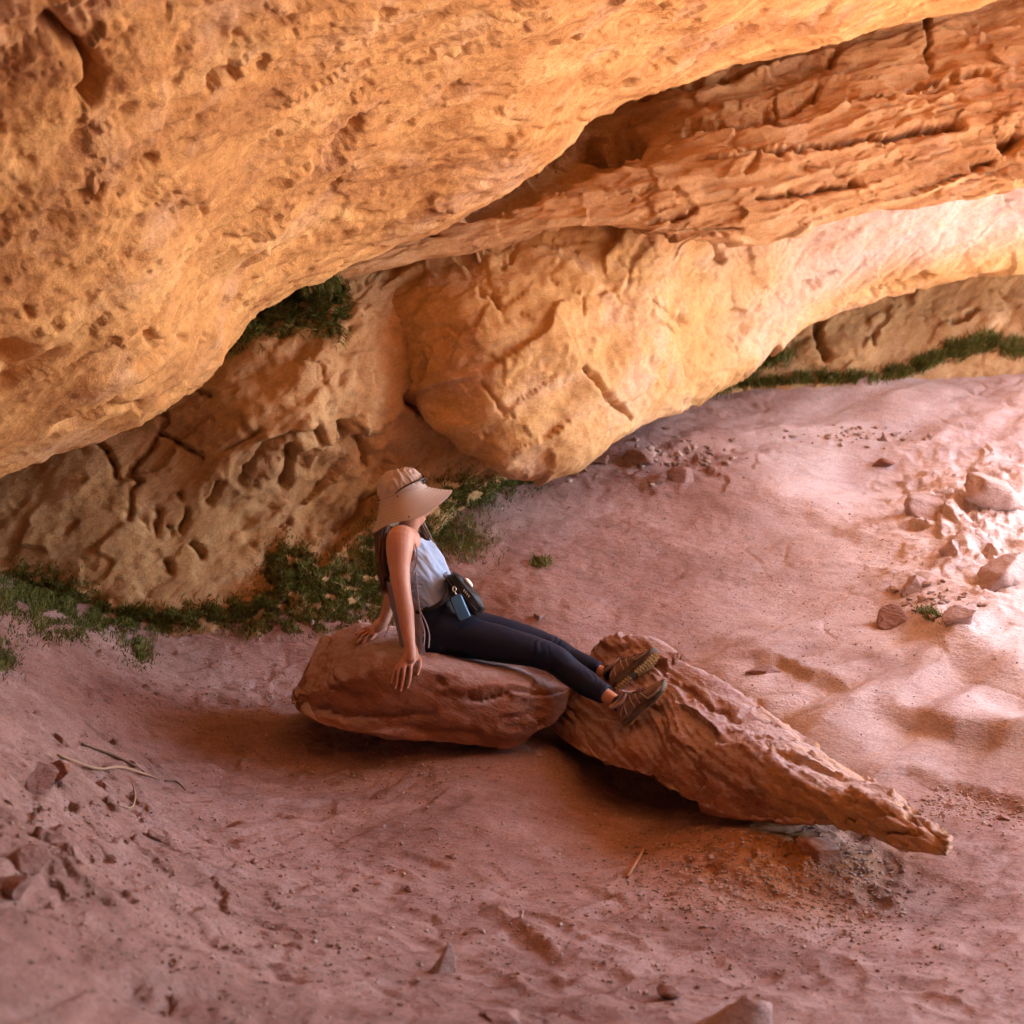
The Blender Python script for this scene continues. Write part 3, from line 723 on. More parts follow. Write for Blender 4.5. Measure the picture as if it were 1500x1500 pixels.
def dispR(V):
    u = V[:, 0] * .86 - V[:, 1] * .5
    w = V[:, 0] * .5 + V[:, 1] * .86
    S = np.stack([u * .8, w * 1.2, (V[:, 2] + .35 * V[:, 0]) * 2.4], 1)
    px, py, d_ = project(V)
    e = sstep(980, 1200, px)
    hh = (V[:, 2] + .30 * V[:, 0]) * 14 + .8 * fbm(S, 2)
    fr = hh - np.floor(hh)
    d = 0.016 * fbm(S * 1.8, 3) + 0.005 * fbm(S * 7, 4, 0.6) + 0.045 * facets(S, 0.5, 1.0, 5.0) + 0.008 * facets(S, 0.2, 1.0, 2.0) + .006 * cracks(S, .45, .03, 2) + .006 * (sstep(.3, .9, np.modf(np.abs(hh * 2.3))[0]) - .5)
    d += e * 0.022 * (sstep(.5, 1, fr) - fr + .3)
    d += e * 0.02 * facets(S, 0.11, 1.0, 12.0)
    d += carve_list(V, [([(1000, 1000), (1040, 1030), (1080, 1050)], 5, .03), ([(1345, 1225), (1300, 1222), (1240, 1205)], 4, .04), ([(1330, 1200), (1345, 1212)], 5, .05),
                        ([(1100, 1075), (1170, 1110)], 6, .03), ([(965, 975), (1010, 1015)], 6, .02), ([(1280, 1180), (1200, 1165)], 4, .02), ([(1160, 1150), (1210, 1175)], 4, .02)])
    return d
def zoneR(V):
    px, py, d_ = project(V)
    n = fbm(V * 3.0, 3)
    return np.clip(sstep(1080, 1210, px + 90 * n), 0, 1) * 0.9
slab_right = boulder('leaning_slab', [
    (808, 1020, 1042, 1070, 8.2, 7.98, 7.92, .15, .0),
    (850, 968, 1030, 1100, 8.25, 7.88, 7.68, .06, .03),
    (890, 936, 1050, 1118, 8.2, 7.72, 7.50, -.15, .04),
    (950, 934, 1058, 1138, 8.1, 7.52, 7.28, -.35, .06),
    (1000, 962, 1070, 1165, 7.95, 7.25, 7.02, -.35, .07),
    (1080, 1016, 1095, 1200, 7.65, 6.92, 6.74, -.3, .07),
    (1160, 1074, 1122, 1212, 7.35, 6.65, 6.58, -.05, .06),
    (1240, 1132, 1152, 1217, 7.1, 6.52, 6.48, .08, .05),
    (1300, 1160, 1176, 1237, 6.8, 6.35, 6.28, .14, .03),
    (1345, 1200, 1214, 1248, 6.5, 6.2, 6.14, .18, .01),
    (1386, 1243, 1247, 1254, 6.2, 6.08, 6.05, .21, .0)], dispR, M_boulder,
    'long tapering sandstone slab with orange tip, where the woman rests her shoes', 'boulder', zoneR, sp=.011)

# ------------------------------------------------------------------ raycasting helpers
def bvh_of(o):
    me = o.data
    co = np.empty(len(me.vertices) * 3, np.float32); me.vertices.foreach_get('co', co)
    idx = np.empty(len(me.loops), np.int32); me.loops.foreach_get('vertex_index', idx)
    co = co.reshape(-1, 3)
    return co, idx.reshape(-1, 4)

class Field:
    """first surface hit from the camera, among some grid meshes (restricted to the visible part)"""
    def __init__(self, objs):
        vs, fs, off = [], [], 0
        for o in objs:
            co, f = bvh_of(o)
            px, py, d = project(co.astype(float))
            ok = (d > 1) & (px > -500) & (px < 2000) & (py > -100) & (py < 1750)
            f = f[ok[f].all(1)]
            vs.append(co); fs.append(f + off); off += len(co)
        vs = np.concatenate(vs); fs = np.concatenate(fs)
        used, inv = np.unique(fs, return_inverse=True)
        self.t = BVHTree.FromPolygons(vs[used].tolist(), inv.reshape(fs.shape).tolist())
    def hit(self, x, y):
        dirv = Vector(P(x, y, 1.0) - CAM).normalized()
        loc, nor, _, _ = self.t.ray_cast(Vector(CAM), dirv)
        return loc, nor

_ob = bpy.data.objects
F_ground = Field([_ob['ground']])
F_gw = Field([_ob['ground'], _ob['rock_wall']])
F_bld = Field([slab_left, slab_right])

def depth_at(F, x, y):
    l, n = F.hit(x, y)
    return None if l is None else float((np.array(l) - CAM) @ FW)

# ------------------------------------------------------------------ loose stones
def ico(sub):
    import bmesh
    bm = bmesh.new(); bmesh.ops.create_icosphere(bm, subdivisions=sub, radius=1)
    V = np.array([v.co[:] for v in bm.verts]); F = [[v.index for v in f.verts] for f in bm.faces]
    bm.free(); return V, np.array(F)
ICO4, ICO2, ICO1 = ico(4), ico(2), ico(1)

def stone_mesh(name, size, seed, mat, sub=ICO4, sharp=1.0, wedge=0):
    r = np.random.default_rng(seed)
    V, F = sub
    V = V.copy()
    # chop by random planes for an angular stone
    for _ in range(11):
        n = r.normal(size=3); n /= np.linalg.norm(n); k = r.uniform(.38, .74)
        d = V @ n
        V = V - np.where(d > k, (d - k) * sharp, 0)[:, None] * n
    V = V + (0.09 * fbm(V * 2.0 + seed * 3.1, 4, .6) + .05 * facets(V + seed, .6, 1.0))[:, None] * V + (.015 * perlin(V * 9 + seed))[:, None] * V
    if wedge: V[:, :2] *= (1 - wedge * np.clip(V[:, 2] + .3, 0, 1.15) / 1.15)[:, None]; V[:, 0] += .25 * V[:, 2]
    V = V * np.array(size)
    return mesh_obj(name, V, F, mat, attrs={'zone': np.zeros(len(V))})

stones = [  # x, y, size(m), seed, rot z, tilt, label
    (1202, 1252, (.115, .10, .088), 3, .5, .35, 'squat angular stone propping up the low end of the long slab'),
    (1070, 1510, (.24, .15, .20), 11, .3, .1, 'pointed pink rock poking up at the bottom edge, right of centre'),
    (735, 1490, (.11, .09, .05), 16, .2, .1, 'half-buried rock at the bottom edge, just left of centre'),
    (645, 1425, (.08, .05, .115), 21, .2, .1, 'pale upright shard of rock in the sand of the foreground'),
    (371, 1265, (.022, .020, .018), 4, 0, 0, 'small pale pebble beside a dark hollow left of the foreground path'),
    (980, 1460, (.05, .05, .03), 8, 0, 0, 'flat grey-pink stone just left of the pointed pink rock'),
    (224, 1228, (.06, .05, .04), 31, 1, .2, 'low pink stone on the slope below the dry roots'),
    (62, 1165, (.08, .06, .09), 33, .4, .3, 'upright block among the rubble at the left edge, below the dry roots'),
    (30, 1270, (.09, .07, .06), 35, .2, .1, 'rounded light block at the left edge of the rubble bank'),
    (85, 1140, (.05, .05, .06), 37, 1.2, .1, 'small reddish block beside the start of the dry roots'),
    (12, 1300, (.10, .07, .05), 39, .8, .2, 'flat pale rock at the far left edge beneath the rounded block'),
    (1300, 915, (.12, .12, .12), 43, .2, .3, 'grey pointed rock at the foot of the bright outcrop'),
    (1290, 680, (.11, .09, .06), 45, .2, .2, 'small reddish rock on the smooth sand above the bright outcrop'),
    (1000, 700, (.14, .10, .10), 47, .4, .1, 'pale orange stone at the right end of the rubble under the bulge'),
    (880, 675, (.12, .10, .06), 49, .9, .1, 'brown stone in the rubble nearest the lower edge of the bulge'),
    (935, 672, (.14, .11, .07), 51, .1, .1, 'ochre stone in the middle of the rubble under the bulge'),
    (960, 705, (.09, .07, .05), 53, .7, .1, 'small dark stone below the rubble under the bulge'),
    (1370, 745, (.22, .18, .13), 55, .7, .3, 'large pale block at the upper left of the bright outcrop'),
    (1450, 720, (.26, .20, .16), 57, .1, .3, 'largest pale block at the top of the bright outcrop'),
    (1475, 850, (.22, .18, .20), 59, 1.1, .3, 'pale pink block at the right edge in the middle of the bright outcrop'),
    (1345, 860, (.11, .09, .07), 61, .4, .2, 'small pale stone at the lower left of the bright outcrop'),
    (1405, 905, (.15, .12, .10), 63, 1.4, .2, 'smooth pale stone at the bottom of the bright outcrop'),
    (1395, 810, (.13, .10, .10), 64, 2.0, .2, 'small pale stone in the middle of the bright outcrop'),
    (1120, 985, (.13, .08, .03), 65, .2, .05, 'thin flat stone behind the middle of the long slab'),
    (1380, 1390, (.022, .018, .015), 67, .4, .2, 'small dark red stone on the smooth sand at lower right'),
    (1180, 1447, (.018, .014, .010), 69, .4, .2, 'tiny dark red stone right of the pointed pink rock'),
    (665, 1255, (.03, .022, .014), 71, .9, .2, 'small red stone in the open sand left of the shadow'),
    (522, 1305, (.022, .02, .014), 73, .4, .2, 'small brown stone on the open sand left of centre'),
    (598, 1305, (.028, .022, .018), 75, .4, .2, 'small ridge-shaped stone right of the small brown stone'),
    (790, 905, (.06, .05, .03), 77, .2, .1, 'flat stone on the sand just beyond the knees of the woman'),
    (1395, 1185, (.04, .03, .02), 79, .2, .1, 'dark stone at the left end of the pebbles beyond the slab tip'),
    (1470, 1200, (.035, .03, .02), 81, .2, .1, 'dark stone by the right edge among the pebbles beyond the slab tip'),
]
for i, (x, y, s, sd, rz, tl, lab) in enumerate(stones):
    l, n = F_ground.hit(x, y)
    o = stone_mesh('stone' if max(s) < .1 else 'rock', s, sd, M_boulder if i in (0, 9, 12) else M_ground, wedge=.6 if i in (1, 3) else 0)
    o.location = l + Vector((0, 0, s[2] * (.35 if max(s) < .1 else .0)))
    if i in (1, 3, 17, 18, 19, 20, 21, 22): o.data.attributes['zone'].data.foreach_set('value', np.full(len(o.data.vertices), .45, np.float32)); o.rotation_euler = (tl, tl * .5, rz)
    if i == 0:
        o.location = Vector(P(1203, 1247, 6.56)); 
    tag(o, lab, 'stone' if max(s) < .1 else 'rock')

# gravel: countless small bits
def scatter(name, label, spots, mat, n, smin, smax):
    VV, FF, off = [], [], 0
    r = np.random.default_rng(len(spots) * 13 + n)
    for k in range(n):
        x, y, sx, sy = spots[r.integers(len(spots))]
        hx, hy = r.normal(x, sx), r.normal(y, sy)
        l, nn = F_ground.hit(hx, hy)
        if l is None: continue
        s = smin + (smax - smin) * r.random() ** 3
        V, F = ICO1
        v = V * (1 + .25 * r.normal(size=(len(V), 1))) * np.array([1, r.uniform(.6, 1), r.uniform(.4, .8)]) * s
        a = r.uniform(0, 6.28); c, q = math.cos(a), math.sin(a)
        v = v @ np.array([[c, q, 0], [-q, c, 0], [0, 0, 1]]) + np.array(l) + np.array([0, 0, s * .25])
        VV.append(v); FF.append(F + off); off += len(V)
    V = np.concatenate(VV)
    o = mesh_obj(name, V, np.concatenate(FF), mat, smooth=False, attrs={'zone': np.zeros(len(V))})
    tag(o, label, kind='stuff')
M_gravel = plain('gravel', (.24, .15, .115), .9, var=(9, 1.0, (.46, .33, .27)))
scatter('gravel', 'loose gravel and grit scattered over the sand', [
    (1230, 1265, 40, 22), (1180, 1280, 60, 25), (1200, 1310, 70, 30), (1100, 1290, 80, 40), (1250, 1340, 40, 25), (1010, 1300, 60, 30), (1430, 1195, 60, 18), (1400, 1180, 40, 12), (620, 1130, 120, 12), (1000, 1240, 60, 20),
    (900, 1300, 320, 80), (700, 1250, 250, 90), (1150, 1400, 250, 50), (300, 1330, 160, 100), (330, 1010, 90, 40), (100, 1220, 60, 50), (500, 1400, 220, 60)], M_gravel, 6800, .002, .011)
M_grit = plain('grit', (.50, .37, .31), .9, var=(70, 1.0, (.15, .09, .07)))
scatter('grit', 'fine grit and crumbs of sandstone over the whole floor', [(750, 1330, 420, 90), (300, 1250, 200, 120), (1200, 1300, 180, 80), (300, 1020, 140, 45), (1150, 900, 180, 90), (950, 800, 160, 60)], M_grit, 9000, .002, .007)
scatter('rubble', 'small broken rock bits along the foot of the bulge and the outcrop', [
    (930, 680, 60, 14), (1000, 665, 40, 12), (1370, 880, 30, 12), (1240, 640, 60, 8), (520, 870, 40, 25)], M_gravel, 330, .010, .036)

# ------------------------------------------------------------------ grass and moss
def grass_mat():
    m = bpy.data.materials.new('grass'); t, N, L = nt(m)
    out = N.new('ShaderNodeOutputMaterial'); b = N.new('ShaderNodeBsdfPrincipled'); L.new(b.outputs[0], out.inputs[0])
    b.inputs['Roughness'].default_value = .7; b.inputs['Specular IOR Level'].default_value = .2
    a = N.new('ShaderNodeAttribute'); a.attribute_name = 'tone'
    r = ramp(N, [(0, (.075, .065, .02)), (.4, (.11, .12, .025)), (.75, (.16, .19, .04)), (1, (.32, .22, .11))])
    L.new(a.outputs['Fac'], r.inputs[0]); L.new(r.outputs[0], b.inputs['Base Color'])
    return m
M_grass = grass_mat()

def grass(name, label, F, spots, n, lmin, lmax, down=0.0, seed=1):
    """spots: (polyline of photo points, spread_x, spread_y, weight)"""
    r = np.random.default_rng(seed)
    w = np.array([s[3] for s in spots], float); w /= w.sum()
    VV, FF, TT, off = [], [], [], 0
    cand = []
    for k, q in enumerate(r.choice(len(spots), size=n, p=w)):
        poly, sx, sy, _ = spots[q]
        poly = np.array(poly, float)
        if len(poly) == 1: c = poly[0]
        else:
            t = r.uniform(0, len(poly) - 1); i = min(int(t), len(poly) - 2); c = poly[i] + (poly[i + 1] - poly[i]) * (t - i)
        hx, hy = r.normal(c[0], sx), r.normal(c[1], sy)
        cand.append((hx, hy))
    cand = np.array(cand)
    cls = perlin(np.stack([cand[:, 0] / 22, cand[:, 1] / 14, np.full(len(cand), seed * 3.3)], 1))
    for (hx, hy), cl in zip(cand, cls):
        if cl < -0.42 + .3 * r.random(): continue
        l, nn = F.hit(hx, hy)
        if l is None: continue
        l = np.array(l); nn = np.array(nn)
        if nn @ (CAM - l) < 0: nn = -nn
        ln = r.uniform(lmin, lmax) * (1 + .8 * max(cl, 0))
        g = nn * .5 + np.array([0, 0, 1.0 - 1.6 * down]) + r.normal(size=3) * .45; g /= np.linalg.norm(g)
        side = np.cross(g, r.normal(size=3)); side /= np.linalg.norm(side) + 1e-9
        wd = r.uniform(.0018, .0040)
        bend = r.normal(size=3) * .4 + np.array([0, 0, -.5]); 
        p0 = l - g * .01; p1 = p0 + g * ln * .5; p2 = p1 + (g + bend * .7) / np.linalg.norm(g + bend * .7) * ln * .5
        VV.append(np.array([p0 - side * wd, p0 + side * wd, p1 + side * wd * .8, p1 - side * wd * .8, p2 + side * .0004, p2 - side * .0004]))
        FF.append(np.array([[0, 1, 2, 3], [3, 2, 4, 5]]) + off); off += 6
        tn = np.clip(.45 + .5 * cl + r.normal() * .16, 0, .93) if r.random() > .05 else 1.0
        TT += [tn] * 6
    V = np.concatenate(VV)
    o = mesh_obj(name, V, np.concatenate(FF), M_grass, smooth=False, attrs={'tone': TT})
    tag(o, label, kind='stuff')
grass('grass', 'dark green grass and weeds along the foot of the left rock wall', F_gw, [
    ([(0, 868), (60, 875), (120, 892)], 18, 20, 4), ([(120, 902), (200, 906), (260, 912)], 14, 9, 3.2), ([(270, 905), (350, 896), (420, 885)], 12, 9, 3),
    ([(400, 850), (425, 830), (445, 850)], 14, 18, 3), ([(450, 860), (500, 870), (545, 850)], 18, 26, 4), ([(540, 800), (560, 840), (560, 890)], 12, 22, 3.0),
    ([(0, 960), (10, 970)], 10, 14, .4), ([(180, 925), (210, 960), (200, 950)], 12, 12, .5), ([(340, 918), (420, 918), (500, 910)], 22, 8, .9), ([(60, 925), (130, 925)], 30, 10, .5)],
    46000, .015, .048, seed=3)
grass('grass', 'dull green low plants on the ground behind the head of the woman', F_gw, [
    ([(600, 770), (640, 780), (690, 800)], 26, 16, 3), ([(640, 730), (680, 725), (720, 720)], 20, 14, 3), ([(730, 712), (790, 700)], 14, 8, 1)], 9000, .02, .05, seed=5)
grass('grass', 'bright green strip of grass at the foot of the far wall on the right', F_gw, [
    ([(1045, 570), (1080, 545), (1110, 525), (1150, 520)], 10, 8, 3), ([(1080, 562), (1180, 556), (1280, 556)], 14, 4, 3), ([(1300, 552), (1340, 540), (1370, 525)], 8, 4, 2.4),
    ([(1380, 520), (1420, 512), (1455, 500)], 8, 6, 2.4), ([(1470, 512), (1500, 512), (1540, 505)], 8, 6, 1.6)], 12000, .05, .10, seed=7)
grass('moss', 'green hanging moss in the dark pocket under the ceiling edge', Field([_ob['rock_wall'], _ob['rock_strata']]), [
    ([(360, 455), (400, 440), (440, 425)], 14, 10, 3), ([(460, 420), (490, 425), (495, 470)], 8, 14, 4), ([(340, 475), (328, 500)], 10, 12, 2), ([(350, 480), (400, 468), (450, 455), (492, 470)], 14, 12, 5)], 16000, .03, .08, down=1.0, seed=9)
grass('weed', 'small green weed growing alone on the sand right of the waist bag', F_gw, [([(788, 823), (795, 826)], 7, 4, 1)], 420, .02, .05, seed=11)
_w2 = bpy.data.objects['weed']; _w2['kind'] = 'thing'; _w2['category'] = 'plant'
grass('weed', 'small green weed at the foot of the bright outcrop on the right', F_gw, [([(1350, 895), (1375, 908)], 6, 3, 1)], 420, .02, .06, seed=13)
_w3 = [o for o in bpy.data.objects if o.name.startswith('weed') and o != _w2][0]; _w3['kind'] = 'thing'; _w3['category'] = 'plant'

# ------------------------------------------------------------------ tubes (roots, straps, laces ...)
def tube_geo(pts, radii, n=8, flat=1.0, ref=None, closed_caps=True, sm=0):
    pts = np.array(pts, float)
    if sm:
        idx = [sm] * (len(pts) - 1)
        rr = np.array(radii, float) if not np.isscalar(radii) else np.full(len(pts), radii)
        q = crom(np.concatenate([pts, np.repeat(rr[:, None], 1, 1)], 1), idx)
        pts, radii = q[:, :3], np.abs(q[:, 3])
    k = len(pts)
    rad = np.full(k, radii) if np.isscalar(radii) else np.array(radii, float)
    T = np.gradient(pts, axis=0); T /= np.linalg.norm(T, axis=1)[:, None] + 1e-12
    up = np.array(ref if ref is not None else (0.13, -0.2, 0.97), float)
    V = []
    for i in range(k):
        s = np.cross(T[i], up); 
        if np.linalg.norm(s) < 1e-4: s = np.cross(T[i], (1, 0, 0))
        s /= np.linalg.norm(s); b = np.cross(s, T[i])
        a = np.arange(n) / n * 2 * math.pi
        V.append(pts[i] + rad[i] * (np.cos(a)[:, None] * s + flat * np.sin(a)[:, None] * b))
    V = np.concatenate(V)
    F = grid_faces(k, n, closed=True).tolist()
    if closed_caps:
        F.append(list(range(n))[::1]); F.append(list(range((k - 1) * n, k * n))[::-1])
    return V, F

class MB:
    def __init__(s): s.V, s.F, s.n = [], [], 0
    def add(s, V, F):
        V = np.asarray(V); s.V.append(V); s.F += [[i + s.n for i in f] for f in F]; s.n += len(V); return s
    def tube(s, *a, **k): return s.add(*tube_geo(*a, **k))
    def build(s, name, mat, parent=None, smooth=True):
        return mesh_obj(name, np.concatenate(s.V), s.F, mat, parent, smooth)

M_root = plain('dry_root', (.34, .22, .14), .85, bump=(80, .5, .003))
def on_ground(pts, h=.004): return [np.array(F_ground.hit(*q)[0]) + np.array([0, 0, h]) for q in pts]
root = MB().tube(on_ground([(85, 1110), (143, 1130), (180, 1128), (213, 1138), (236, 1146)], .012), [.006, .006, .007, .005, .002], sm=6).build('dry_root', M_root)
tag(root, 'long thin pale dry root lying on the bank at left', 'root')
root = MB().tube(on_ground([(195, 1150), (198, 1172), (190, 1187), (174, 1183)], .01), [.003, .004, .004, .002], sm=6).build('dry_root', M_root)
tag(root, 'short pale root curling in a hook below the long root', 'root')
root = MB().tube(on_ground([(120, 1093), (167, 1110), (195, 1124), (212, 1134)], .01), [.005, .007, .006, .003], sm=6).build('dry_root', plain('dark_root', (.14, .08, .05), .9))
tag(root, 'dark brown straight root running down beside the long pale root', 'root')
root = MB().tube(on_ground([(242, 1146), (258, 1147), (272, 1160)], .008), [.004, .005, .002], sm=6).build('dry_root', bpy.data.materials['dark_root'])
tag(root, 'tiny dark root end at the edge of the shadow at left', 'root')
st = MB().tube(on_ground([(919, 1287), (943, 1247)], .008), [.008, .005], sm=3).build('stick', plain('stick', (.42, .22, .12), .85))
tag(st, 'short reddish stick in the shadow under the long slab', 'stick')

# ------------------------------------------------------------------ light, sky, camera
w = bpy.data.worlds.new('World'); SC.world = w; w.use_nodes = True
t = w.node_tree; bg = t.nodes.get('Background') or t.nodes.new('ShaderNodeBackground')
sky = t.nodes.new('ShaderNodeTexSky'); sky.sky_type = 'NISHITA'; sky.sun_disc = False; sky.dust_density = 1.6; sky.ozone_density = 1.0
sky.sun_elevation = math.radians(SUN_EL); sky.sun_rotation = math.radians(90 - SUN_AZ)
t.links.new(sky.outputs[0], bg.inputs[0]); bg.inputs[1].default_value = SKY_E
sl = bpy.data.lights.new('sun', 'SUN'); sl.energy = SUN_E; sl.angle = math.radians(.5); sl.color = (1, .95, .86)
so = bpy.data.objects.new('sun', sl); COL.objects.link(so)
sd = Vector((math.cos(math.radians(SUN_EL)) * math.cos(math.radians(SUN_AZ)), math.cos(math.radians(SUN_EL)) * math.sin(math.radians(SUN_AZ)), math.sin(math.radians(SUN_EL))))
so.rotation_euler = sd.to_track_quat('Z', 'Y').to_euler()
cam = bpy.data.cameras.new('camera'); co = bpy.data.objects.new('camera', cam); COL.objects.link(co)
co.location = CAM; co.rotation_euler = (math.pi / 2 - PITCH, 0, 0)
cam.sensor_width = 36; cam.lens = 18 / TAN; cam.clip_end = 500; cam.clip_start = .05
cam.dof.use_dof = True; cam.dof.focus_distance = 7.7; cam.dof.aperture_fstop = 2.6
SC.camera = co
SC.render.film_transparent = False
SC.view_settings.view_transform = 'Standard'; SC.view_settings.look = 'None'; SC.view_settings.exposure = EXPO; SC.view_settings.gamma = 1
SC.cycles.use_denoising = True
SC.cycles.max_bounces = 12; SC.cycles.diffuse_bounces = 6; SC.cycles.sample_clamp_indirect = 6
# ================================================================== the woman
def surf(x, y, off=0.0):
    l, n = F_bld.hit(x, y)
    for k in range(1, 12):
        if l is not None: break
        l, n = F_bld.hit(x + 1.5 * k, y + 1.5 * k)
    l = np.array(l); n = np.array(n)
    if n @ (CAM - l) < 0: n = -n
    return l + n * off

def remesh(mb, name, voxel, mat, parent, smooth_it=4, fn=None, sm_fac=0.5):
    o = mb.build(name + '_raw', None)
    md = o.modifiers.new('r', 'REMESH'); md.mode = 'VOXEL'; md.voxel_size = voxel; md.use_smooth_shade = True
    sm = o.modifiers.new('s', 'SMOOTH'); sm.iterations = smooth_it; sm.factor = sm_fac
    dg = bpy.context.evaluated_depsgraph_get(); dg.update()
    me = bpy.data.meshes.new_from_object(o.evaluated_get(dg))
    raw = o.data; bpy.data.objects.remove(o); bpy.data.meshes.remove(raw)
    me.name = name
    if fn is not None:
        co = np.empty(len(me.vertices) * 3, np.float32); me.vertices.foreach_get('co', co); co = co.reshape(-1, 3).astype(float)
        no = np.empty(len(me.vertices) * 3, np.float32); me.vertex_normals.foreach_get('vector', no); no = no.reshape(-1, 3)
        co = co + no * fn(co)[:, None]
        me.vertices.foreach_set('co', co.astype(np.float32).ravel()); me.update()
    me.materials.clear(); me.materials.append(mat)
    me.polygons.foreach_set('use_smooth', [True] * len(me.polygons))
    o = bpy.data.objects.new(name, me); COL.objects.link(o); o.parent = parent
    return o

def ellip(c, ax, rad, sub=ICO4):
    V, F = sub
    ax = np.array(ax); return c + (V * np.array(rad)) @ ax, F.tolist()

def rings(cs, hw, hd, side, front, n=48, pw=2.0):
    """closed loft; centres, half width along side, half depth along front"""
    V = []
    a = np.arange(n) / n * 2 * math.pi
    ca, sa = np.cos(a), np.sin(a)
    ca = np.sign(ca) * np.abs(ca) ** (2 / pw); sa = np.sign(sa) * np.abs(sa) ** (2 / pw)
    for c, w_, d_, s_, f_ in zip(cs, hw, hd, side, front):
        V.append(c + ca[:, None] * w_ * s_ + sa[:, None] * d_ * f_)
    return np.array(V)

def loft_rings(R, caps=True):
    k, n = R.shape[:2]
    F = grid_faces(k, n, closed=True).tolist()
    if caps: F += [list(range(n)), list(range((k - 1) * n, k * n))[::-1]]
    return R.reshape(-1, 3), F

def nrm(v): v = np.array(v, float); return v / np.linalg.norm(v)

M_skin = plain('skin', (.52, .27, .185), .5, spec=.35, sss=.15, bump=(120, .3, .002), var=(20, .7, (.44, .19, .13)))
M_hair = plain('hair', (.095, .045, .025), .45, spec=.5, var=(25, .8, (.17, .085, .045)))
M_legging = plain('leggings_fabric', (.006, .010, .027), .6, spec=.2, bump=(420, .25, .001))
M_tank = plain('tank_fabric', (.33, .45, .65), .85, spec=.15, bump=(300, .3, .001), sheen=.2, var=(7, .5, (.37, .40, .48)))
M_drape = plain('shirt_fabric', (.22, .19, .22), .85, spec=.15, bump=(260, .3, .001))
M_hat = plain('hat_fabric', (.47, .37, .31), .85, spec=.1, bump=(350, .3, .001), var=(10, .5, (.41, .32, .265)))
M_black = plain('black_nylon', (.012, .011, .012), .55, spec=.4, bump=(250, .4, .002))
M_blackpl = plain('black_plastic', (.015, .012, .015), .25)
M_lens = plain('dark_lens', (.02, .015, .015), .08, spec=.8)
M_blue = plain('blue_pouch', (.045, .28, .72), .28, spec=.6, var=(18, .6, (.09, .28, .58)))
M_metal = plain('clip_metal', (.75, .72, .68), .25, metal=1.0)
M_white = plain('white_tag', (.8, .76, .7), .5)
M_string = plain('drawstring', (.42, .40, .44), .8)
M_shoe = plain('shoe_upper', (.13, .075, .058), .8, bump=(160, .6, .003), var=(22, .9, (.21, .135, .11)))
M_shoe2 = plain('shoe_overlay', (.29, .20, .18), .7, bump=(200, .4, .002))
M_sole = plain('shoe_sole', (.055, .045, .04), .8, bump=(90, .5, .003), var=(30, .8, (.13, .09, .06)))
M_lug = plain('sole_lug', (.62, .36, .12), .75, var=(60, .8, (.16, .09, .04)))
M_lace = plain('lace', (.12, .035, .04), .8)
M_sock = plain('sock', (.012, .011, .013), .9, bump=(300, .5, .002))
M_nail = plain('nail', (.66, .42, .30), .3)

person = bpy.data.objects.new('person', None); COL.objects.link(person)
person.location = P(630, 950, 7.9)
bpy.context.view_layer.update()
tag(person, 'woman in sun hat, blue-grey tank top and black leggings leaning back on the boulder', 'person')
_pl = np.array(person.location)
class _Rel:            # children are built in world space, then shifted under the person
    pass

# ---- body skeleton in photo positions
sideY = nrm([0.05, 1, 0])
tor = [  # x, y, d, half width, half depth
    (641, 946, 7.95, .125, .075), (639, 930, 7.95, .165, .112), (633, 905, 7.95, .150, .106), (626, 884, 7.95, .128, .095), (617, 858, 7.95, .128, .100),
    (608, 832, 7.95, .145, .108), (600, 810, 7.95, .150, .092), (595, 796, 7.95, .135, .070), (594, 786, 7.96, .075, .055), (597, 775, 7.97, .050, .050), (602, 760, 7.97, .048, .050), (605, 745, 7.97, .045, .045)]
tc = np.array([P(a, b, c) for a, b, c, _, _ in tor])
T = np.gradient(tc, axis=0); T /= np.linalg.norm(T, axis=1)[:, None]
fr = np.cross(sideY[None], T); fr /= np.linalg.norm(fr, axis=1)[:, None]
if fr[3] @ RT < 0: fr = -fr
side = np.repeat(sideY[None], len(tc), 0)
def dens(arr, k=5): return crom(np.array(arr, float).reshape(len(arr), -1), [k] * (len(arr) - 1))
tcd = dens(tc); sd_ = dens(side); fd_ = dens(fr); hw = dens([t[3] for t in tor])[:, 0]; hd = dens([t[4] for t in tor])[:, 0]

LEG_N = [(648, 925, 7.87, .098), (690, 935, 7.85, .096), (745, 946, 7.82, .082), (790, 957, 7.80, .070), (812, 966, 7.79, .066), (835, 984, 7.76, .060), (862, 1003, 7.72, .057), (887, 1018, 7.67, .043), (898, 1024, 7.64, .037), (914, 1034, 7.60, .034), (930, 1040, 7.58, .03)]
LEG_F = [(655, 915, 8.04, .095), (700, 922, 8.05, .088), (750, 932, 8.05, .076), (792, 944, 8.04, .064), (812, 952, 8.02, .060), (835, 965, 7.99, .055), (858, 976, 7.95, .052), (877, 983, 7.92, .041), (886, 985, 7.90, .035), (902, 985, 7.87, .033), (918, 985, 7.85, .03)]
ARM_N = [(594, 794, 7.84, .062), (587, 789, 7.79, .067), (585, 808, 7.765, .064), (585, 832, 7.745, .051), (587, 852, 7.73, .046), (590, 872, 7.715, .042), (594, 895, 7.70, .041), (597, 920, 7.68, .035), (600, 942, 7.66, .028), (602, 955, 7.645, .0255), (602, 964, 7.635, .025)]
ARM_F = [(600, 800, 8.06, .060), (602, 798, 8.10, .060), (592, 825, 8.15, .048), (582, 850, 8.18, .043), (576, 868, 8.19, .038), (571, 886, 8.18, .037), (565, 903, 8.16, .030), (560, 914, 8.14, .025), (554, 920, 8.13, .024)]
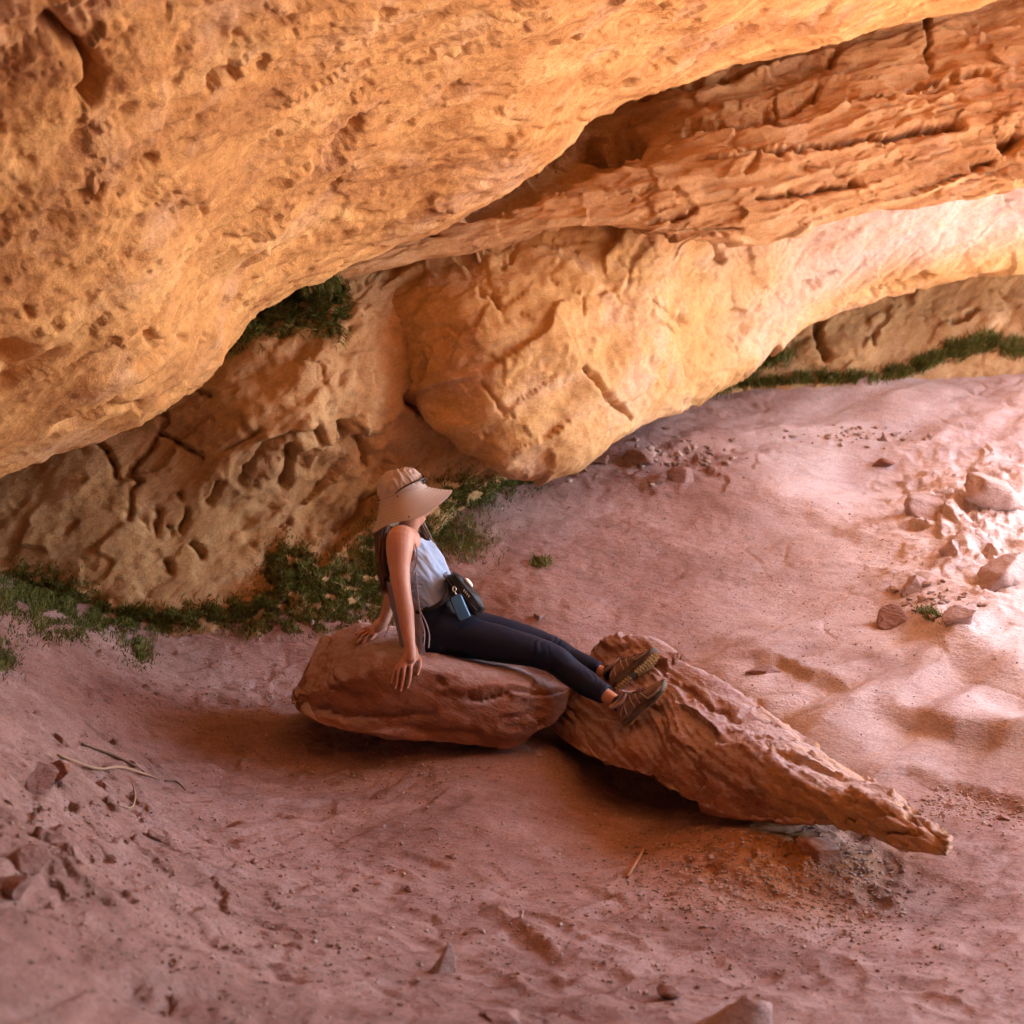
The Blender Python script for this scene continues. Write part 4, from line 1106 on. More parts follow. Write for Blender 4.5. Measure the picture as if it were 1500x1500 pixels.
def chain(mb, pts, grow=0.0, n=20, k=5, r_fn=None):
    c = dens([P(*p[:3]) for p in pts], k); r_ = dens([p[3] + grow for p in pts], k)[:, 0]
    mb.tube(c, r_, n=n)
    for i in (0, -1): mb.add(*ellip(c[i], np.eye(3), [r_[i] * .98] * 3, ICO2))
    return c, r_
body = MB()
body.add(*loft_rings(rings(tcd, hw, hd, sd_, fd_)))
chain(body, ARM_N); chain(body, ARM_F)
chain(body, LEG_N, -.008); chain(body, LEG_F, -.008)
# shoulders and chest
body.add(*ellip(P(594, 794, 7.87), np.eye(3), [.075, .09, .075]))
body.add(*ellip(P(600, 802, 8.04), np.eye(3), [.070, .09, .070]))
for d_ in (7.88, 8.02): body.add(*ellip(P(622, 834, d_), np.eye(3), [.046, .052, .055]))
body.add(*ellip(P(640, 930, 7.95), np.eye(3), [.13, .165, .095]))
# near hand: palm and five fingers lying over the edge of the rock
def finger(mb, pts, r0, r1, offs):
    q = []
    for (a, b), o in zip(pts, offs): q.append(surf(a, b, o))
    c = crom(np.array(q), [4] * (len(q) - 1)); k = len(c)
    rr = np.linspace(r0, r1, k)
    j = np.linspace(0, 1, k); rr = rr + .0009 * np.exp(-((j - .42) / .07) ** 2) + .0008 * np.exp(-((j - .74) / .06) ** 2)
    mb.tube(c, rr, n=12)
    mb.add(*ellip(c[-1], np.eye(3), [r1 * .98] * 3, ICO2)); mb.add(*ellip(c[0], np.eye(3), [r0] * 3, ICO2))
    return c
def palm(mb, quad, th, offs):
    """quad: 4x rows of photo points (wrist -> knuckles), each a left and right point"""
    for i in range(len(quad)):
        pass
    V = []
    rows = [(surf(*l, o), surf(*r_, o), t_) for (l, r_), o, t_ in zip(quad, offs, th)]
    R = []
    for l, r_, t_ in rows:
        c = (l + r_) / 2; s_ = (r_ - l) / 2; w_ = np.linalg.norm(s_); s_ = s_ / w_
        R.append((c, s_, w_, t_))
    C = crom(np.array([np.concatenate([c, s_, [w_, t_]]) for c, s_, w_, t_ in R]), [5] * (len(R) - 1))
    cc = C[:, :3]; Tn = np.gradient(cc, axis=0); Tn /= np.linalg.norm(Tn, axis=1)[:, None]
    ss = C[:, 3:6]; up_ = np.cross(Tn, ss); up_ /= np.linalg.norm(up_, axis=1)[:, None]
    mb.add(*loft_rings(rings(cc, C[:, 6], C[:, 7], ss, up_, n=24, pw=2.6)))
wr = P(602, 955, 7.645)
palm(body, [((594, 956), (609, 956)), ((591, 964), (612, 963)), ((585, 973), (610, 971)), ((581, 979), (605, 978))], [.022, .019, .016, .011], [.032, .024, .019, .014])
HN = [([(601, 973), (602, 985), (600, 997), (598, 1006)], .0092, .0066, (.017, .016, .011, .007)),
      ([(594, 974), (592, 987), (590, 1000), (588, 1010)], .0094, .0067, (.017, .017, .012, .007)),
      ([(588, 975), (584, 987), (582, 998), (580, 1006)], .0090, .0064, (.016, .016, .011, .007)),
      ([(583, 975), (578, 984), (576, 992), (574, 999)], .0080, .0056, (.014, .013, .009, .006)),
      ([(608, 962), (614, 970), (615, 979), (612, 988)], .0115, .0076, (.020, .016, .013, .008))]
nails = []
for pts, r0, r1, offs in HN:
    c = finger(body, pts, r0, r1, offs); nails.append((c[-1], c[-1] - c[-3], r1))
# far hand lying flat, fingers to the left
palm(body, [((556, 914), (562, 920)), ((549, 918), (556, 926)), ((543, 921), (550, 931)), ((539, 923), (545, 933))], [.020, .017, .014, .011], [.030, .022, .016, .013])
for pts, r0, r1, offs in [([(541, 923), (533, 925), (526, 928), (521, 931)], .0088, .0064, (.014, .014, .010, .007)),
                          ([(541, 926), (531, 930), (524, 934), (518, 939)], .0090, .0066, (.014, .014, .010, .007)),
                          ([(543, 929), (534, 934), (527, 939), (522, 944)], .0088, .0064, (.014, .014, .010, .007)),
                          ([(545, 931), (539, 936), (534, 941), (531, 945)], .0080, .0058, (.013, .012, .009, .006)),
                          ([(553, 925), (551, 931), (547, 936), (543, 939)], .0105, .0075, (.016, .014, .010, .007))]:
    finger(body, pts, r0, r1, offs)
# head
hy = math.radians(32)
hf = nrm(RT * math.cos(hy) + np.array([0, 1, 0]) * math.sin(hy) + np.array([0, 0, -.22]))
hs = nrm(np.cross([0, 0, 1], hf)); hu = np.cross(hf, hs)
hc = P(601, 741, 7.97)
def H(f, s_, u_): return hc + hf * f + hs * s_ + hu * u_
hax = np.array([hf, hs, hu])
body.add(*ellip(H(-.008, 0, .025), hax, [.094, .074, .088]))
body.add(*ellip(H(.028, 0, -.035), hax, [.062, .058, .078]))
body.add(*ellip(H(.062, 0, -.085), hax, [.022, .024, .020], ICO2))          # chin
body.tube([H(.086, 0, .012), H(.100, 0, -.012), H(.104, 0, -.026)], [.007, .010, .012], n=10)   # nose
body.add(*ellip(H(.102, 0, -.028), hax, [.012, .014, .009], ICO2))
body.add(*ellip(H(.087, 0, -.052), hax, [.011, .022, .006], ICO2)); body.add(*ellip(H(.084, 0, -.062), hax, [.011, .019, .007], ICO2))
for s_ in (-1, 1):
    body.add(*ellip(H(.078, .032 * s_, .022), hax, [.014, .022, .007], ICO2))  # brow
    body.add(*ellip(H(.066, .034 * s_, -.022), hax, [.024, .022, .020], ICO2))  # cheek
    body.add(*ellip(H(-.012, .074 * s_, -.008), hax, [.016, .008, .030], ICO2))  # ear
body_o = remesh(body, 'body', .0045, M_skin, None, smooth_it=6)
for s_ in (-1, 1):
    e = MB().add(*ellip(H(.080, .031 * s_, .006), hax, [.007, .011, .006], ICO2)).build('eye', M_white)
nl = []
for c, t_, r_ in nails[:5]:
    t_ = nrm(t_); n_ = nrm(CAM - c); n_ = nrm(n_ - t_ * (n_ @ t_)); s_ = np.cross(t_, n_)
    nl.append(MB().add(*ellip(c + t_ * r_ * .35 + n_ * r_ * .72, np.array([t_, s_, n_]), [r_ * .85, r_ * .62, r_ * .28], ICO2)).build('fingernail', M_nail))

# ---- leggings
lg = MB()
k0 = 0
lt = [t for t in tor[:5]]
lcs = dens([P(a, b, c) for a, b, c, _, _ in lt]); lfr = dens(fr[:5]); lsd = dens(side[:5])
lg.add(*loft_rings(rings(lcs[:17], dens([t[3] + .014 for t in lt])[:17, 0], dens([t[4] + .012 for t in lt])[:17, 0], lsd[:17], lfr[:17])))
lg.add(*ellip(P(640, 930, 7.95), np.eye(3), [.145, .178, .108]))
lg.add(*ellip(P(628, 938, 7.88), np.eye(3), [.09, .10, .085])); lg.add(*ellip(P(632, 932, 8.03), np.eye(3), [.09, .10, .085]))
def leg_cloth(mb, pts, cut):
    c = dens([P(*p[:3]) for p in pts[:cut]], 6); r_ = dens([p[3] + .004 for p in pts[:cut]], 6)[:, 0]
    mb.tube(c, r_, n=28); mb.add(*ellip(c[0], np.eye(3), [r_[0]] * 3))
leg_cloth(lg, LEG_N, 8); leg_cloth(lg, LEG_F, 8)
def wr_leg(V):
    px, py, d = project(V)
    d0 = np.zeros(len(V))
    for cx, cy, s_ in ((806, 968, 22), (884, 1014, 16), (872, 982, 16), (650, 915, 26), (800, 950, 20)):
        w_ = np.exp(-(((px - cx) / s_) ** 2 + ((py - cy) / s_) ** 2))
        d0 += w_ * .0024 * np.sin((px + .45 * py) * .55 + 9 * perlin(V * 9)) * (.4 + perlin(V * 14 + 5))
    return d0 + .0025 * perlin(V * 9) + .001 * perlin(V * 30)
leg_o = remesh(lg, 'leggings', .005, M_legging, None, smooth_it=5, fn=wr_leg)

# ---- tank top: a loose shell round the torso
def shell(rowsT, k, n, grow_fn, keep_fn, wr_fn, name, mat, thick=.0025):
    cs = dens([P(a, b, c) for a, b, c, _, _ in rowsT], k)
    Tt = np.gradient(cs, axis=0); Tt /= np.linalg.norm(Tt, axis=1)[:, None]
    f_ = np.cross(sideY[None], Tt); f_ /= np.linalg.norm(f_, axis=1)[:, None]
    if f_[3] @ RT < 0: f_ = -f_
    R = rings(cs, dens([t[3] for t in rowsT], k)[:, 0], dens([t[4] for t in rowsT], k)[:, 0], np.repeat(sideY[None], len(cs), 0), f_, n=n)
    V = R.reshape(-1, 3)
    nrm_ = (R - cs[:, None]); nrm_ /= np.linalg.norm(nrm_, axis=2, keepdims=True); nrm_ = nrm_.reshape(-1, 3)
    V = V + nrm_ * (grow_fn(V, nrm_) + wr_fn(V, nrm_))[:, None]
    F = grid_faces(R.shape[0], n, closed=True)
    kp = keep_fn(V, nrm_)
    F = F[kp[F].all(1)]
    o = mesh_obj(name, V, F, mat)
    sl = o.modifiers.new('t', 'SOLIDIFY'); sl.thickness = thick; sl.offset = 0
    return o
tt = [(643, 905, 7.95, .152, .118), (633, 890, 7.95, .140, .118), (624, 872, 7.95, .136, .118), (617, 850, 7.95, .140, .132), (609, 828, 7.95, .150, .128), (600, 808, 7.95, .146, .104), (596, 794, 7.95, .120, .084), (594, 784, 7.95, .095, .066), (594, 781, 7.95, .085, .060)]
def tk_keep(V, nn):
    px, py, d = project(V)
    k = np.ones(len(V), bool)
    sh = P(588, 806, 7.80); sf = P(602, 804, 8.12)
    for c in (sh, sf):
        q = (V - c) / np.array([.060, .085, .092]); k &= (q ** 2).sum(1) > 1
    # neckline scoop at the front
    q = (V - P(612, 778, 7.95)) / np.array([.07, .065, .075]); k &= (q ** 2).sum(1) > 1
    k &= ~((px < 592) & (py < 784))
    # hem, slanting
    k &= py < np.interp(px, [560, 600, 616, 640, 658, 700], [905, 900, 893, 889, 880, 876]) + 1.5 * np.sin(px * .4)
    return k
def tk_wr(V, nn):
    px, py, d = project(V)
    u = V @ nrm([.5, .4, -.75]); v = V @ nrm([.8, .1, .6])
    f = .013 * fbm(np.stack([v * 12, u * 4, V[:, 1] * 6], 1), 3, .5, ridged=True)
    w_ = np.exp(-((px - 611) / 9) ** 2) * sstep(835, 855, py) * sstep(905, 885, py) * (nn[:, 1] < .2)
    return f - .004 + w_ * (.006 * np.sin(py * 1.15) - .006)
tank_o = shell(tt, 12, 200, lambda V, n: .004 + .012 * sstep(0, .5, n @ RT) * 0 , tk_keep, tk_wr, 'tank_top', M_tank)
# loose back panel of the shirt hanging down to the rock, with drawstrings
bk = [(617, 952, 7.93, .155, .085), (617, 940, 7.94, .160, .092), (616, 915, 7.95, .158, .105), (611, 890, 7.95, .148, .108), (604, 862, 7.95, .142, .112), (598, 838, 7.95, .145, .108)]
def bk_keep(V, nn):
    px, py, d = project(V)
    return (px < np.interp(py, [835, 860, 890, 915, 950], [604, 607, 612, 621, 624]) + 1.2 * np.sin(py * .5)) & (nn @ RT < .45)
drape_o = shell(bk, 12, 180, lambda V, n: .004 + 0 * V[:, 0], bk_keep, lambda V, n: .006 * fbm(np.stack([V[:, 0] * 18, V[:, 1] * 18, V[:, 2] * 5], 1), 3, .5, ridged=True), 'shirt_back', M_drape)
s1 = MB()
s1.tube([P(611, 862, 7.77), P(613, 888, 7.765), P(617, 905, 7.76), P(622, 925, 7.75), P(621, 946, 7.735)], .0028, n=6, sm=5)
str1 = s1.build('drawstring', M_string)
str2 = MB().tube([P(612, 870, 7.77), P(616, 895, 7.76), P(624, 912, 7.755), P(629, 930, 7.75), P(628, 949, 7.735)], .0028, n=6, sm=5).build('drawstring', M_string)
str3 = MB().tube([P(579, 890, 8.07), P(574, 905, 8.06), P(568, 922, 8.04), P(563, 933, 8.03)], .0028, n=6, sm=5).build('drawstring', M_string)
# ruched seam channel
ruche = MB().tube([P(609, 838, 7.78), P(610, 855, 7.772), P(612, 872, 7.77), P(614, 890, 7.768)], [.004, .005, .005, .005], n=8, sm=8)
ruche_o = ruche.build('gathered_seam', M_drape)
bind = MB().tube([P(603, 782, 7.815), P(608, 796, 7.80), P(611, 812, 7.795), P(609, 828, 7.79), P(604, 840, 7.785)], .0035, n=6, sm=6).build('armhole_binding', M_drape)

# ---- hair
hr = MB(); r = np.random.default_rng(4)
def lock(p, rad, n, spread, name_mb, wav=.004):
    p = np.array([P(*q) for q in p])
    for _ in range(n):
        o = r.normal(size=3) * spread * np.array([.45, 1.2, .35]); ph = r.uniform(0, 6)
        k = len(p); q = p + o * np.linspace(.75, 1.0, k)[:, None]
        e = r.uniform(-.02, .015); q[-1] = q[-1] + (q[-1] - q[-2]) * e * 6
        q[1:] += r.normal(size=(k - 1, 3)) * wav
        name_mb.tube(q, list(np.linspace(rad, rad * .8, k - 1)) + [rad * .15], n=5, sm=5)
lock([(583, 735, 7.95), (564, 755, 7.95), (558, 780, 7.97), (558, 815, 7.97), (562, 845, 7.96), (567, 866, 7.96)], .0048, 130, .026, hr)
lock([(582, 742, 7.95), (568, 762, 7.93), (562, 788, 7.91), (561, 820, 7.91), (565, 850, 7.92)], .0048, 50, .018, hr)
lock([(606, 745, 8.0), (616, 764, 8.02), (625, 783, 8.02), (636, 805, 8.01), (647, 824, 8.0), (653, 835, 8.0)], .0040, 60, .013, hr)
hr.add(*ellip(H(-.018, 0, .015), hax, [.098, .082, .088]))
hr.add(*ellip(P(566, 790, 7.96), np.eye(3), [.022, .07, .10]))
hr.add(*ellip(P(565, 825, 7.96), np.eye(3), [.017, .055, .09]))
hair_o = hr.build('hair', M_hair)

# ---- hat
ta = math.atan2(20, 71)
hatf = nrm(RT * math.cos(ta) + UP * math.sin(ta) + FW * .12); hats = nrm(np.cross(UP * math.cos(ta) - RT * math.sin(ta), hatf)); hatu = nrm(np.cross(hatf, hats))
if hatu @ UP < 0: hats = -hats; hatu = -hatu
hatc = P(590, 722, 7.96)
nth = 220
th = np.arange(nth) / nth * 2 * math.pi
def hatpt(fx, sx, uz): return hatc + fx[:, None] * hatf + sx[:, None] * hats + uz[:, None] * hatu
rowsH = []
prof = [(0.02, .118), (.20, .117), (.42, .112), (.62, .101), (.78, .088), (.90, .066), (.97, .036), (1.0, 0.0)]
for q in np.linspace(0, 1, 40):   # crown from the button down
    rr = np.interp(q, [0, .25, .5, .7, .85, 1], [.01, .38, .70, .88, .96, 1.0])
    uz = np.interp(q, [0, .25, .5, .7, .85, 1], [.118, .114, .096, .066, .034, 0])
    X = hatpt(rr * .120 * np.cos(th), rr * .104 * np.sin(th), np.full(nth, uz))
    rowsH.append(X)
nc = len(rowsH)
for q in np.linspace(0.02, 1, 46):  # brim
    fcos = np.cos(th); back = np.clip(-fcos, 0, 1); frn = np.clip(fcos, 0, 1) ** 2.4; sd2 = np.abs(np.sin(th))
    out = .055 + .060 * frn + .018 * back
    drop = .138 * (1 - frn) + .056 * frn
    rr_f = .120 + out * q ** 1.15; rr_s = .104 + (.062) * q ** 1.15
    uz = -drop * (q ** (1.0 - .25 * (1 - frn))) + .006 * np.sin(th * 3 + 1) * q ** 2 + .004 * np.sin(th * 5) * q ** 2
    uz = uz + .0011 * np.sin(q * 46 * 1.05)          # rows of stitching
    rowsH.append(hatpt(rr_f * np.cos(th), rr_s * np.sin(th), uz))
R = np.array(rowsH)
Vh = R.reshape(-1, 3)
cw = np.zeros(R.shape[:2]); cw[8:nc - 4] = 1
nn = R - (hatc + hatu * -.02); nn /= np.linalg.norm(nn, axis=2, keepdims=True)
Vh = Vh + nn.reshape(-1, 3) * (cw.ravel() * (.006 * fbm(np.stack([(Vh - hatc) @ hatf * 26, (Vh - hatc) @ hats * 26, (Vh - hatc) @ hatu * 9], 1), 3, .5, ridged=True) - .002))[:, None]
hat_o = mesh_obj('hat', Vh, grid_faces(len(rowsH), nth, closed=True), M_hat)
sl_ = hat_o.modifiers.new('t', 'SOLIDIFY'); sl_.thickness = .003; sl_.offset = -1
rim = R[-1][::4]; rim = np.concatenate([rim, rim[:2]])
edge_o = MB().tube(rim, .0024, n=6).build('brim_edge', M_hat)
band = R[nc - 1][::4]; band = np.concatenate([band, band[:2]])
band_o = MB().tube(band, .0035, n=6).build('hat_seam', M_hat)
snaps = []
def hat_near(x, y, off=.002):
    px, py, d = project(Vh); 
    k = np.where((np.hypot(px - x, py - y) < 6))[0]
    k = k[np.argmin(d[k])] if len(k) else 0
    return P(x, y, d[k] - off)
for (x, y, s_) in ((582, 727, .0045), (599, 757, .0045), (555, 733, .006), (554, 738, .005), (545, 764, .004)):
    snaps.append(MB().add(*ellip(hat_near(x, y), np.eye(3), [s_] * 3, ICO2)).build('snap_button', M_blackpl))

def prn(os_, par):
    for o in os_:
        o.parent = par
        o.matrix_parent_inverse = Matrix.Translation(-Vector(_pl))
# ---- sunglasses on the hat
sg = bpy.data.objects.new('sunglasses', None); COL.objects.link(sg)
tag(sg, 'dark sunglasses pushed up on the front of the beige sun hat', 'sunglasses')
q = (np.array(rowsH[nc - 14]))
def HT(f_, s_, u_): return hatc + hatf * f_ + hats * s_ + hatu * u_
fs = -1 if (HT(0, 1, 0) - CAM) @ FW > (HT(0, -1, 0) - CAM) @ FW else 1     # near side sign
frame = MB()
for s_ in (-1, 1):
    a = np.linspace(0, 2 * math.pi, 25)
    c = HT(.124, .034 * s_, .034)
    ring = [c + hats * .030 * math.cos(t_) + hatu * .021 * math.sin(t_) - hatf * (.010 * abs(s_ + math.cos(t_)) ** 1.5 * .5) for t_ in a]
    frame.tube(ring, .0030, n=6)
frame.tube([HT(.126, -.006, .040), HT(.128, 0, .042), HT(.126, .006, .040)], .0025, n=6)
temples = []
for s_ in (-1, 1):
    t_ = MB().tube([HT(.112, .066 * s_, .040), HT(.085, .092 * s_, .036), HT(.03, .112 * s_, .028), HT(-.02, .118 * s_, .014), HT(-.045, .117 * s_, .002)], [.006, .0062, .0056, .005, .004], n=8, flat=.6, sm=6)
    temples.append(t_.build('temple', M_blackpl))
fr_o = frame.build('glasses_frame', M_blackpl)
lens = []
for s_ in (-1, 1):
    lens.append(MB().add(*ellip(HT(.122, .034 * s_, .034), np.array([hatf, hats, hatu]), [.003, .029, .020], ICO2)).build('lens', M_lens))
sg.location = HT(.1, 0, .03); bpy.context.view_layer.update()
for o in temples + [fr_o] + lens:
    o.parent = sg; o.matrix_parent_inverse = Matrix.Translation(-sg.location)

# ---- socks and shoes
def sock(pts, name='sock'):
    return MB().tube(dens([P(*p[:3]) for p in pts], 5), dens([p[3] for p in pts], 5)[:, 0], n=20).build(name, M_sock)
sk1 = sock([(904, 1028, 7.625, .0385), (912, 1034, 7.60, .039), (924, 1040, 7.585, .037)])
sk2 = sock([(890, 985, 7.895, .0375), (900, 985, 7.87, .038), (912, 985, 7.86, .036)])

def make_shoe(heel, L, U, mirror=1, label=None):
    """heel: world point under the heel; L: heel to toe, U: sole to top"""
    L = nrm(L); U = nrm(np.array(U) - L * (np.array(U) @ L)); S = np.cross(L, U) * mirror
    Wp = lambda v: heel + np.outer(v[:, 0], L) + np.outer(v[:, 1], S) + np.outer(v[:, 2], U)
    n = 40; a = np.arange(n) / n * 2 * math.pi
    xs = [-.004, .004, .02, .05, .08, .105, .13, .16, .19, .22, .243, .257, .264]
    wd = [.014, .026, .032, .034, .034, .035, .038, .043, .046, .043, .033, .020, .008]
    zt = [.050, .070, .088, .102, .106, .104, .090, .074, .063, .056, .048, .040, .034]
    zb = [.020] * 11 + [.022, .026]
    off = [0, 0, 0, 0, 0, .001, .002, .004, .006, .007, .007, .006, .006]
    D = crom(np.stack([xs, wd, zt, zb, off], 1), [5] * 12)
    V = []
    for x_, w_, t_, b_, o_ in D:
        c = np.cos(a); s_ = np.sin(a)
        y_ = np.sign(c) * np.abs(c) ** .8 * w_ * (1 - .32 * np.clip(s_, 0, 1) ** 1.5) + o_
        z_ = (t_ + b_) / 2 + np.sign(s_) * np.abs(s_) ** .75 * (t_ - b_) / 2
        V.append(np.stack([np.full(n, x_), y_, z_], 1))
    V = np.concatenate(V)
    wv = .0016 * fbm(V * 60, 2) + .0012 * facets(V, .02, 1.0, 3.0)
    c_ = np.array([0, 0, .05]); V[:, 1] *= 1 + wv * 18; V[:, 2] += wv
    k = len(D)
    F = grid_faces(k, n, closed=True).tolist() + [list(range(n)), list(range((k - 1) * n, k * n))[::-1]]
    root_ = mesh_obj('shoe', Wp(V), F, M_shoe)
    if label: root_['label'] = label
    kids = []
    # midsole and outsole
    m_ = MB(); Vs = []
    xs2 = np.linspace(-.010, .270, 30)
    wv2 = np.interp(xs2, [-.010, 0, .02, .06, .11, .15, .19, .23, .25, .262, .270], [.012, .026, .035, .036, .034, .041, .049, .046, .037, .024, .008])
    of2 = np.interp(xs2, [0, .1, .2, .27], [0, .001, .007, .006])
    toe = np.interp(xs2, [.2, .27], [0, .014])
    prof_ = [(-1, .002), (-1.03, .014), (-1.0, .027), (1.0, .027), (1.03, .014), (1, .002), (.5, 0), (-.5, 0)]
    for x_, w_, o_, tz in zip(xs2, wv2, of2, toe):
        Vs.append([(x_, p * w_ + o_, z_ + tz) for p, z_ in prof_])
    Vs = np.array(Vs).reshape(-1, 3)
    F = grid_faces(30, 8, closed=True).tolist() + [list(range(8)), list(range(29 * 8, 30 * 8))[::-1]]
    m_.add(Wp(Vs), F); kids.append(m_.build('sole', M_sole))
    lg_ = MB()
    for i, x_ in enumerate(np.arange(.002, .262, .0155)):
        w_ = np.interp(x_, xs2, wv2); o_ = np.interp(x_, xs2, of2); tz = np.interp(x_, xs2, toe)
        if .095 < x_ < .125: continue
        for yy in (-.78, -.28, .28, .78):
            bx = np.array([(sx * .0052 + x_ + (.004 if abs(yy) < .5 else 0), yy * w_ + sy * w_ * .19 + o_, sz) for sx in (-1, 1) for sy in (-1, 1) for sz in (-.006 + tz, .004 + tz)])
            lg_.add(Wp(bx), [[0, 1, 3, 2], [4, 6, 7, 5], [0, 4, 5, 1], [2, 3, 7, 6], [0, 2, 6, 4], [1, 5, 7, 3]])
    kids.append(lg_.build('outsole_tread', M_lug, smooth=False))
    # toe cap, side overlays
    ov = MB()
    def onshoe(x_, ang, lift=.0015):
        w_, t_, b_, o_ = [np.interp(x_, xs, q_) for q_ in (wd, zt, zb, off)]
        c = math.cos(ang); s_ = math.sin(ang)
        y_ = math.copysign(abs(c) ** .8, c) * w_ * (1 - .32 * max(s_, 0) ** 1.5) + o_
        z_ = (t_ + b_) / 2 + math.copysign(abs(s_) ** .75, s_) * (t_ - b_) / 2
        v = np.array([[x_, y_ + lift * c * 1.5, z_ + lift * s_ * 1.5]])
        return Wp(v)[0]
    for sg_ in (1, -1):
        f_ = (lambda an: an) if sg_ == 1 else (lambda an: math.pi - an)
        for (xa, aa), (xb, ab) in (((.035, -.3), (.075, .95)), ((.085, -.4), (.105, 1.0)), ((.115, -.4), (.130, 1.0)), ((.16, -.35), (.150, .85)), ((.01, .2), (.06, .5))):
            pts = [onshoe(xa + (xb - xa) * t_, f_(aa + (ab - aa) * t_), .001) for t_ in np.linspace(0, 1, 9)]
            ov.tube(pts, .0038, n=8, flat=.8)
        pts = [onshoe(x_, f_(-.35 + .35 * (x_ > .2) * (x_ - .2) / .06), .001) for x_ in np.linspace(.16, .255, 12)]
        ov.tube(pts, .006, n=8)
    kids.append(ov.build('overlay', M_shoe2))
    # collar pad
    cp = [Wp(np.array([[.052 + .050 * math.cos(t_), .030 * math.sin(t_), .103 + .010 * math.cos(t_) ** 2]]))[0] for t_ in np.linspace(0, 2 * math.pi, 25)]
    kids.append(MB().tube(cp, .0085, n=10).build('collar', M_shoe2))
    tg = [Wp(np.array([[x_, 0, z_]]))[0] for x_, z_ in ((.150, .078), (.120, .100), (.100, .122), (.094, .135))]
    kids.append(MB().tube(tg, [.012, .017, .018, .012], n=12, flat=.35, sm=4, ref=U).build('tongue', M_shoe2))
    lc = MB()
    for i in range(6):
        x0 = .105 + i * .0125; x1 = x0 + .011 * (1 if i % 2 else 1)
        for fl in (1, -1):
            an = [1.0, 1.25, math.pi / 2, math.pi - 1.25, math.pi - 1.0]
            if fl < 0: an = an[::-1]
            lc.tube([onshoe(x0 + (x1 - x0) * j / 4, an[j], .004) for j in range(5)], .0022, n=6, sm=3)
    for sg_ in (1, -1):
        lc.tube([onshoe(.102, 1.4, .006), Wp(np.array([[.100, .018 * sg_, .122]]))[0], Wp(np.array([[.112, .034 * sg_, .112]]))[0], Wp(np.array([[.120, .026 * sg_, .098]]))[0], onshoe(.108, 1.5, .006)], .0018, n=6, sm=5)
    kids.append(lc.build('laces', M_lace))
    return root_, kids
sh1 = make_shoe(P(918, 1062, 7.54), RT * .72 + UP * .69 - FW * .05, -RT * .70 + UP * .72 - FW * .10, 1)
sh2 = make_shoe(P(904, 1010, 7.80), RT * .76 + UP * .65 - FW * .02, -RT * .45 + UP * .55 + FW * .50, -1)

prn([body_o, leg_o, tank_o, drape_o, str1, str2, str3, hair_o, hat_o, sk1, sk2, sh1[0], sh2[0]], person)
for o in bpy.data.objects:
    if o.name.startswith(('eye', 'fingernail')): o.parent = body_o; o.matrix_parent_inverse = body_o.matrix_parent_inverse.copy() @ Matrix.Identity(4); o.matrix_parent_inverse = Matrix.Identity(4)
for o in (edge_o, band_o, *snaps): o.parent = hat_o
for o in (ruche_o, bind): o.parent = tank_o
for s_ in (sh1, sh2):
    for o in s_[1]: o.parent = s_[0]
for o in bpy.data.objects:
    if o.parent is not None and o.parent is not person and o.parent is not sg: o.matrix_parent_inverse = Matrix.Identity(4)

# ---- waist bag and blue pouch
def thing(name, loc, label, cat):
    e = bpy.data.objects.new(name, None); COL.objects.link(e); e.location = loc
    bpy.context.view_layer.update(); tag(e, label, cat); return e
bag = thing('waist_bag', P(680, 875, 7.86), 'black waist bag strapped across the lap of the woman', 'waist bag')
bd = nrm(P(701, 893, 7.86) - P(658, 842, 7.86)); bn = nrm(np.cross(bd, FW)); bw = nrm(np.cross(bd, bn))
if bn @ RT < 0: bn = -bn
bc = P(681, 870, 7.86)
a = np.arange(36) / 36 * 2 * math.pi
Rr = []
for q_, w_, h_ in ((-.118, .02, .012), (-.112, .05, .030), (-.08, .064, .040), (-.03, .076, .044), (.03, .080, .048), (.08, .074, .044), (.112, .055, .030), (.120, .02, .012)):
    c = np.cos(a); s_ = np.sin(a)
    Rr.append(bc + bd * q_ + np.outer(np.sign(c) * np.abs(c) ** .7 * w_, bw) + np.outer(np.sign(s_) * np.abs(s_) ** .7 * h_, bn))
Rr = crom(np.array(Rr).reshape(8, -1), [6] * 7).reshape(-1, 36, 3)
Vb, Fb = loft_rings(Rr); Vb = Vb + .007 * np.stack([perlin(Vb * 22), perlin(Vb * 22 + 9), perlin(Vb * 22 + 19)], 1)
bparts = [mesh_obj('bag_body', Vb, Fb, M_black)]
def bp(q_, w_, h_): return bc + bd * q_ + bw * w_ + bn * h_
nearw = -1 if bw @ FW > 0 else 1
bparts.append(MB().tube([bp(-.10, .060 * nearw, .022), bp(-.04, .073 * nearw, .026), bp(.04, .077 * nearw, .026), bp(.10, .062 * nearw, .02)], .0025, n=6, sm=5).build('zip', M_blackpl))
bparts.append(MB().tube([bp(-.10, .058 * nearw, -.004), bp(-.03, .078 * nearw, -.006), bp(.05, .078 * nearw, -.006), bp(.105, .058 * nearw, -.004)], .003, n=6, sm=5).build('seam', M_black))
lo = MB()
for i in range(4):   # small pale woven mark
    lo.tube([bp(-.020 + i * .012, .082 * nearw, .016), bp(-.014 + i * .012, .082 * nearw, .005)], .0013, n=5)
    lo.tube([bp(-.020 + i * .012, .082 * nearw, .010), bp(-.012 + i * .012, .082 * nearw, .013)], .0010, n=5)
bparts.append(lo.build('woven_mark', M_white))
bparts.append(MB().add(*ellip(bp(-.03, .02 * nearw, .050), np.array([bd, bw, bn]), [.028, .030, .012], ICO4)).build('white_patch', M_white))
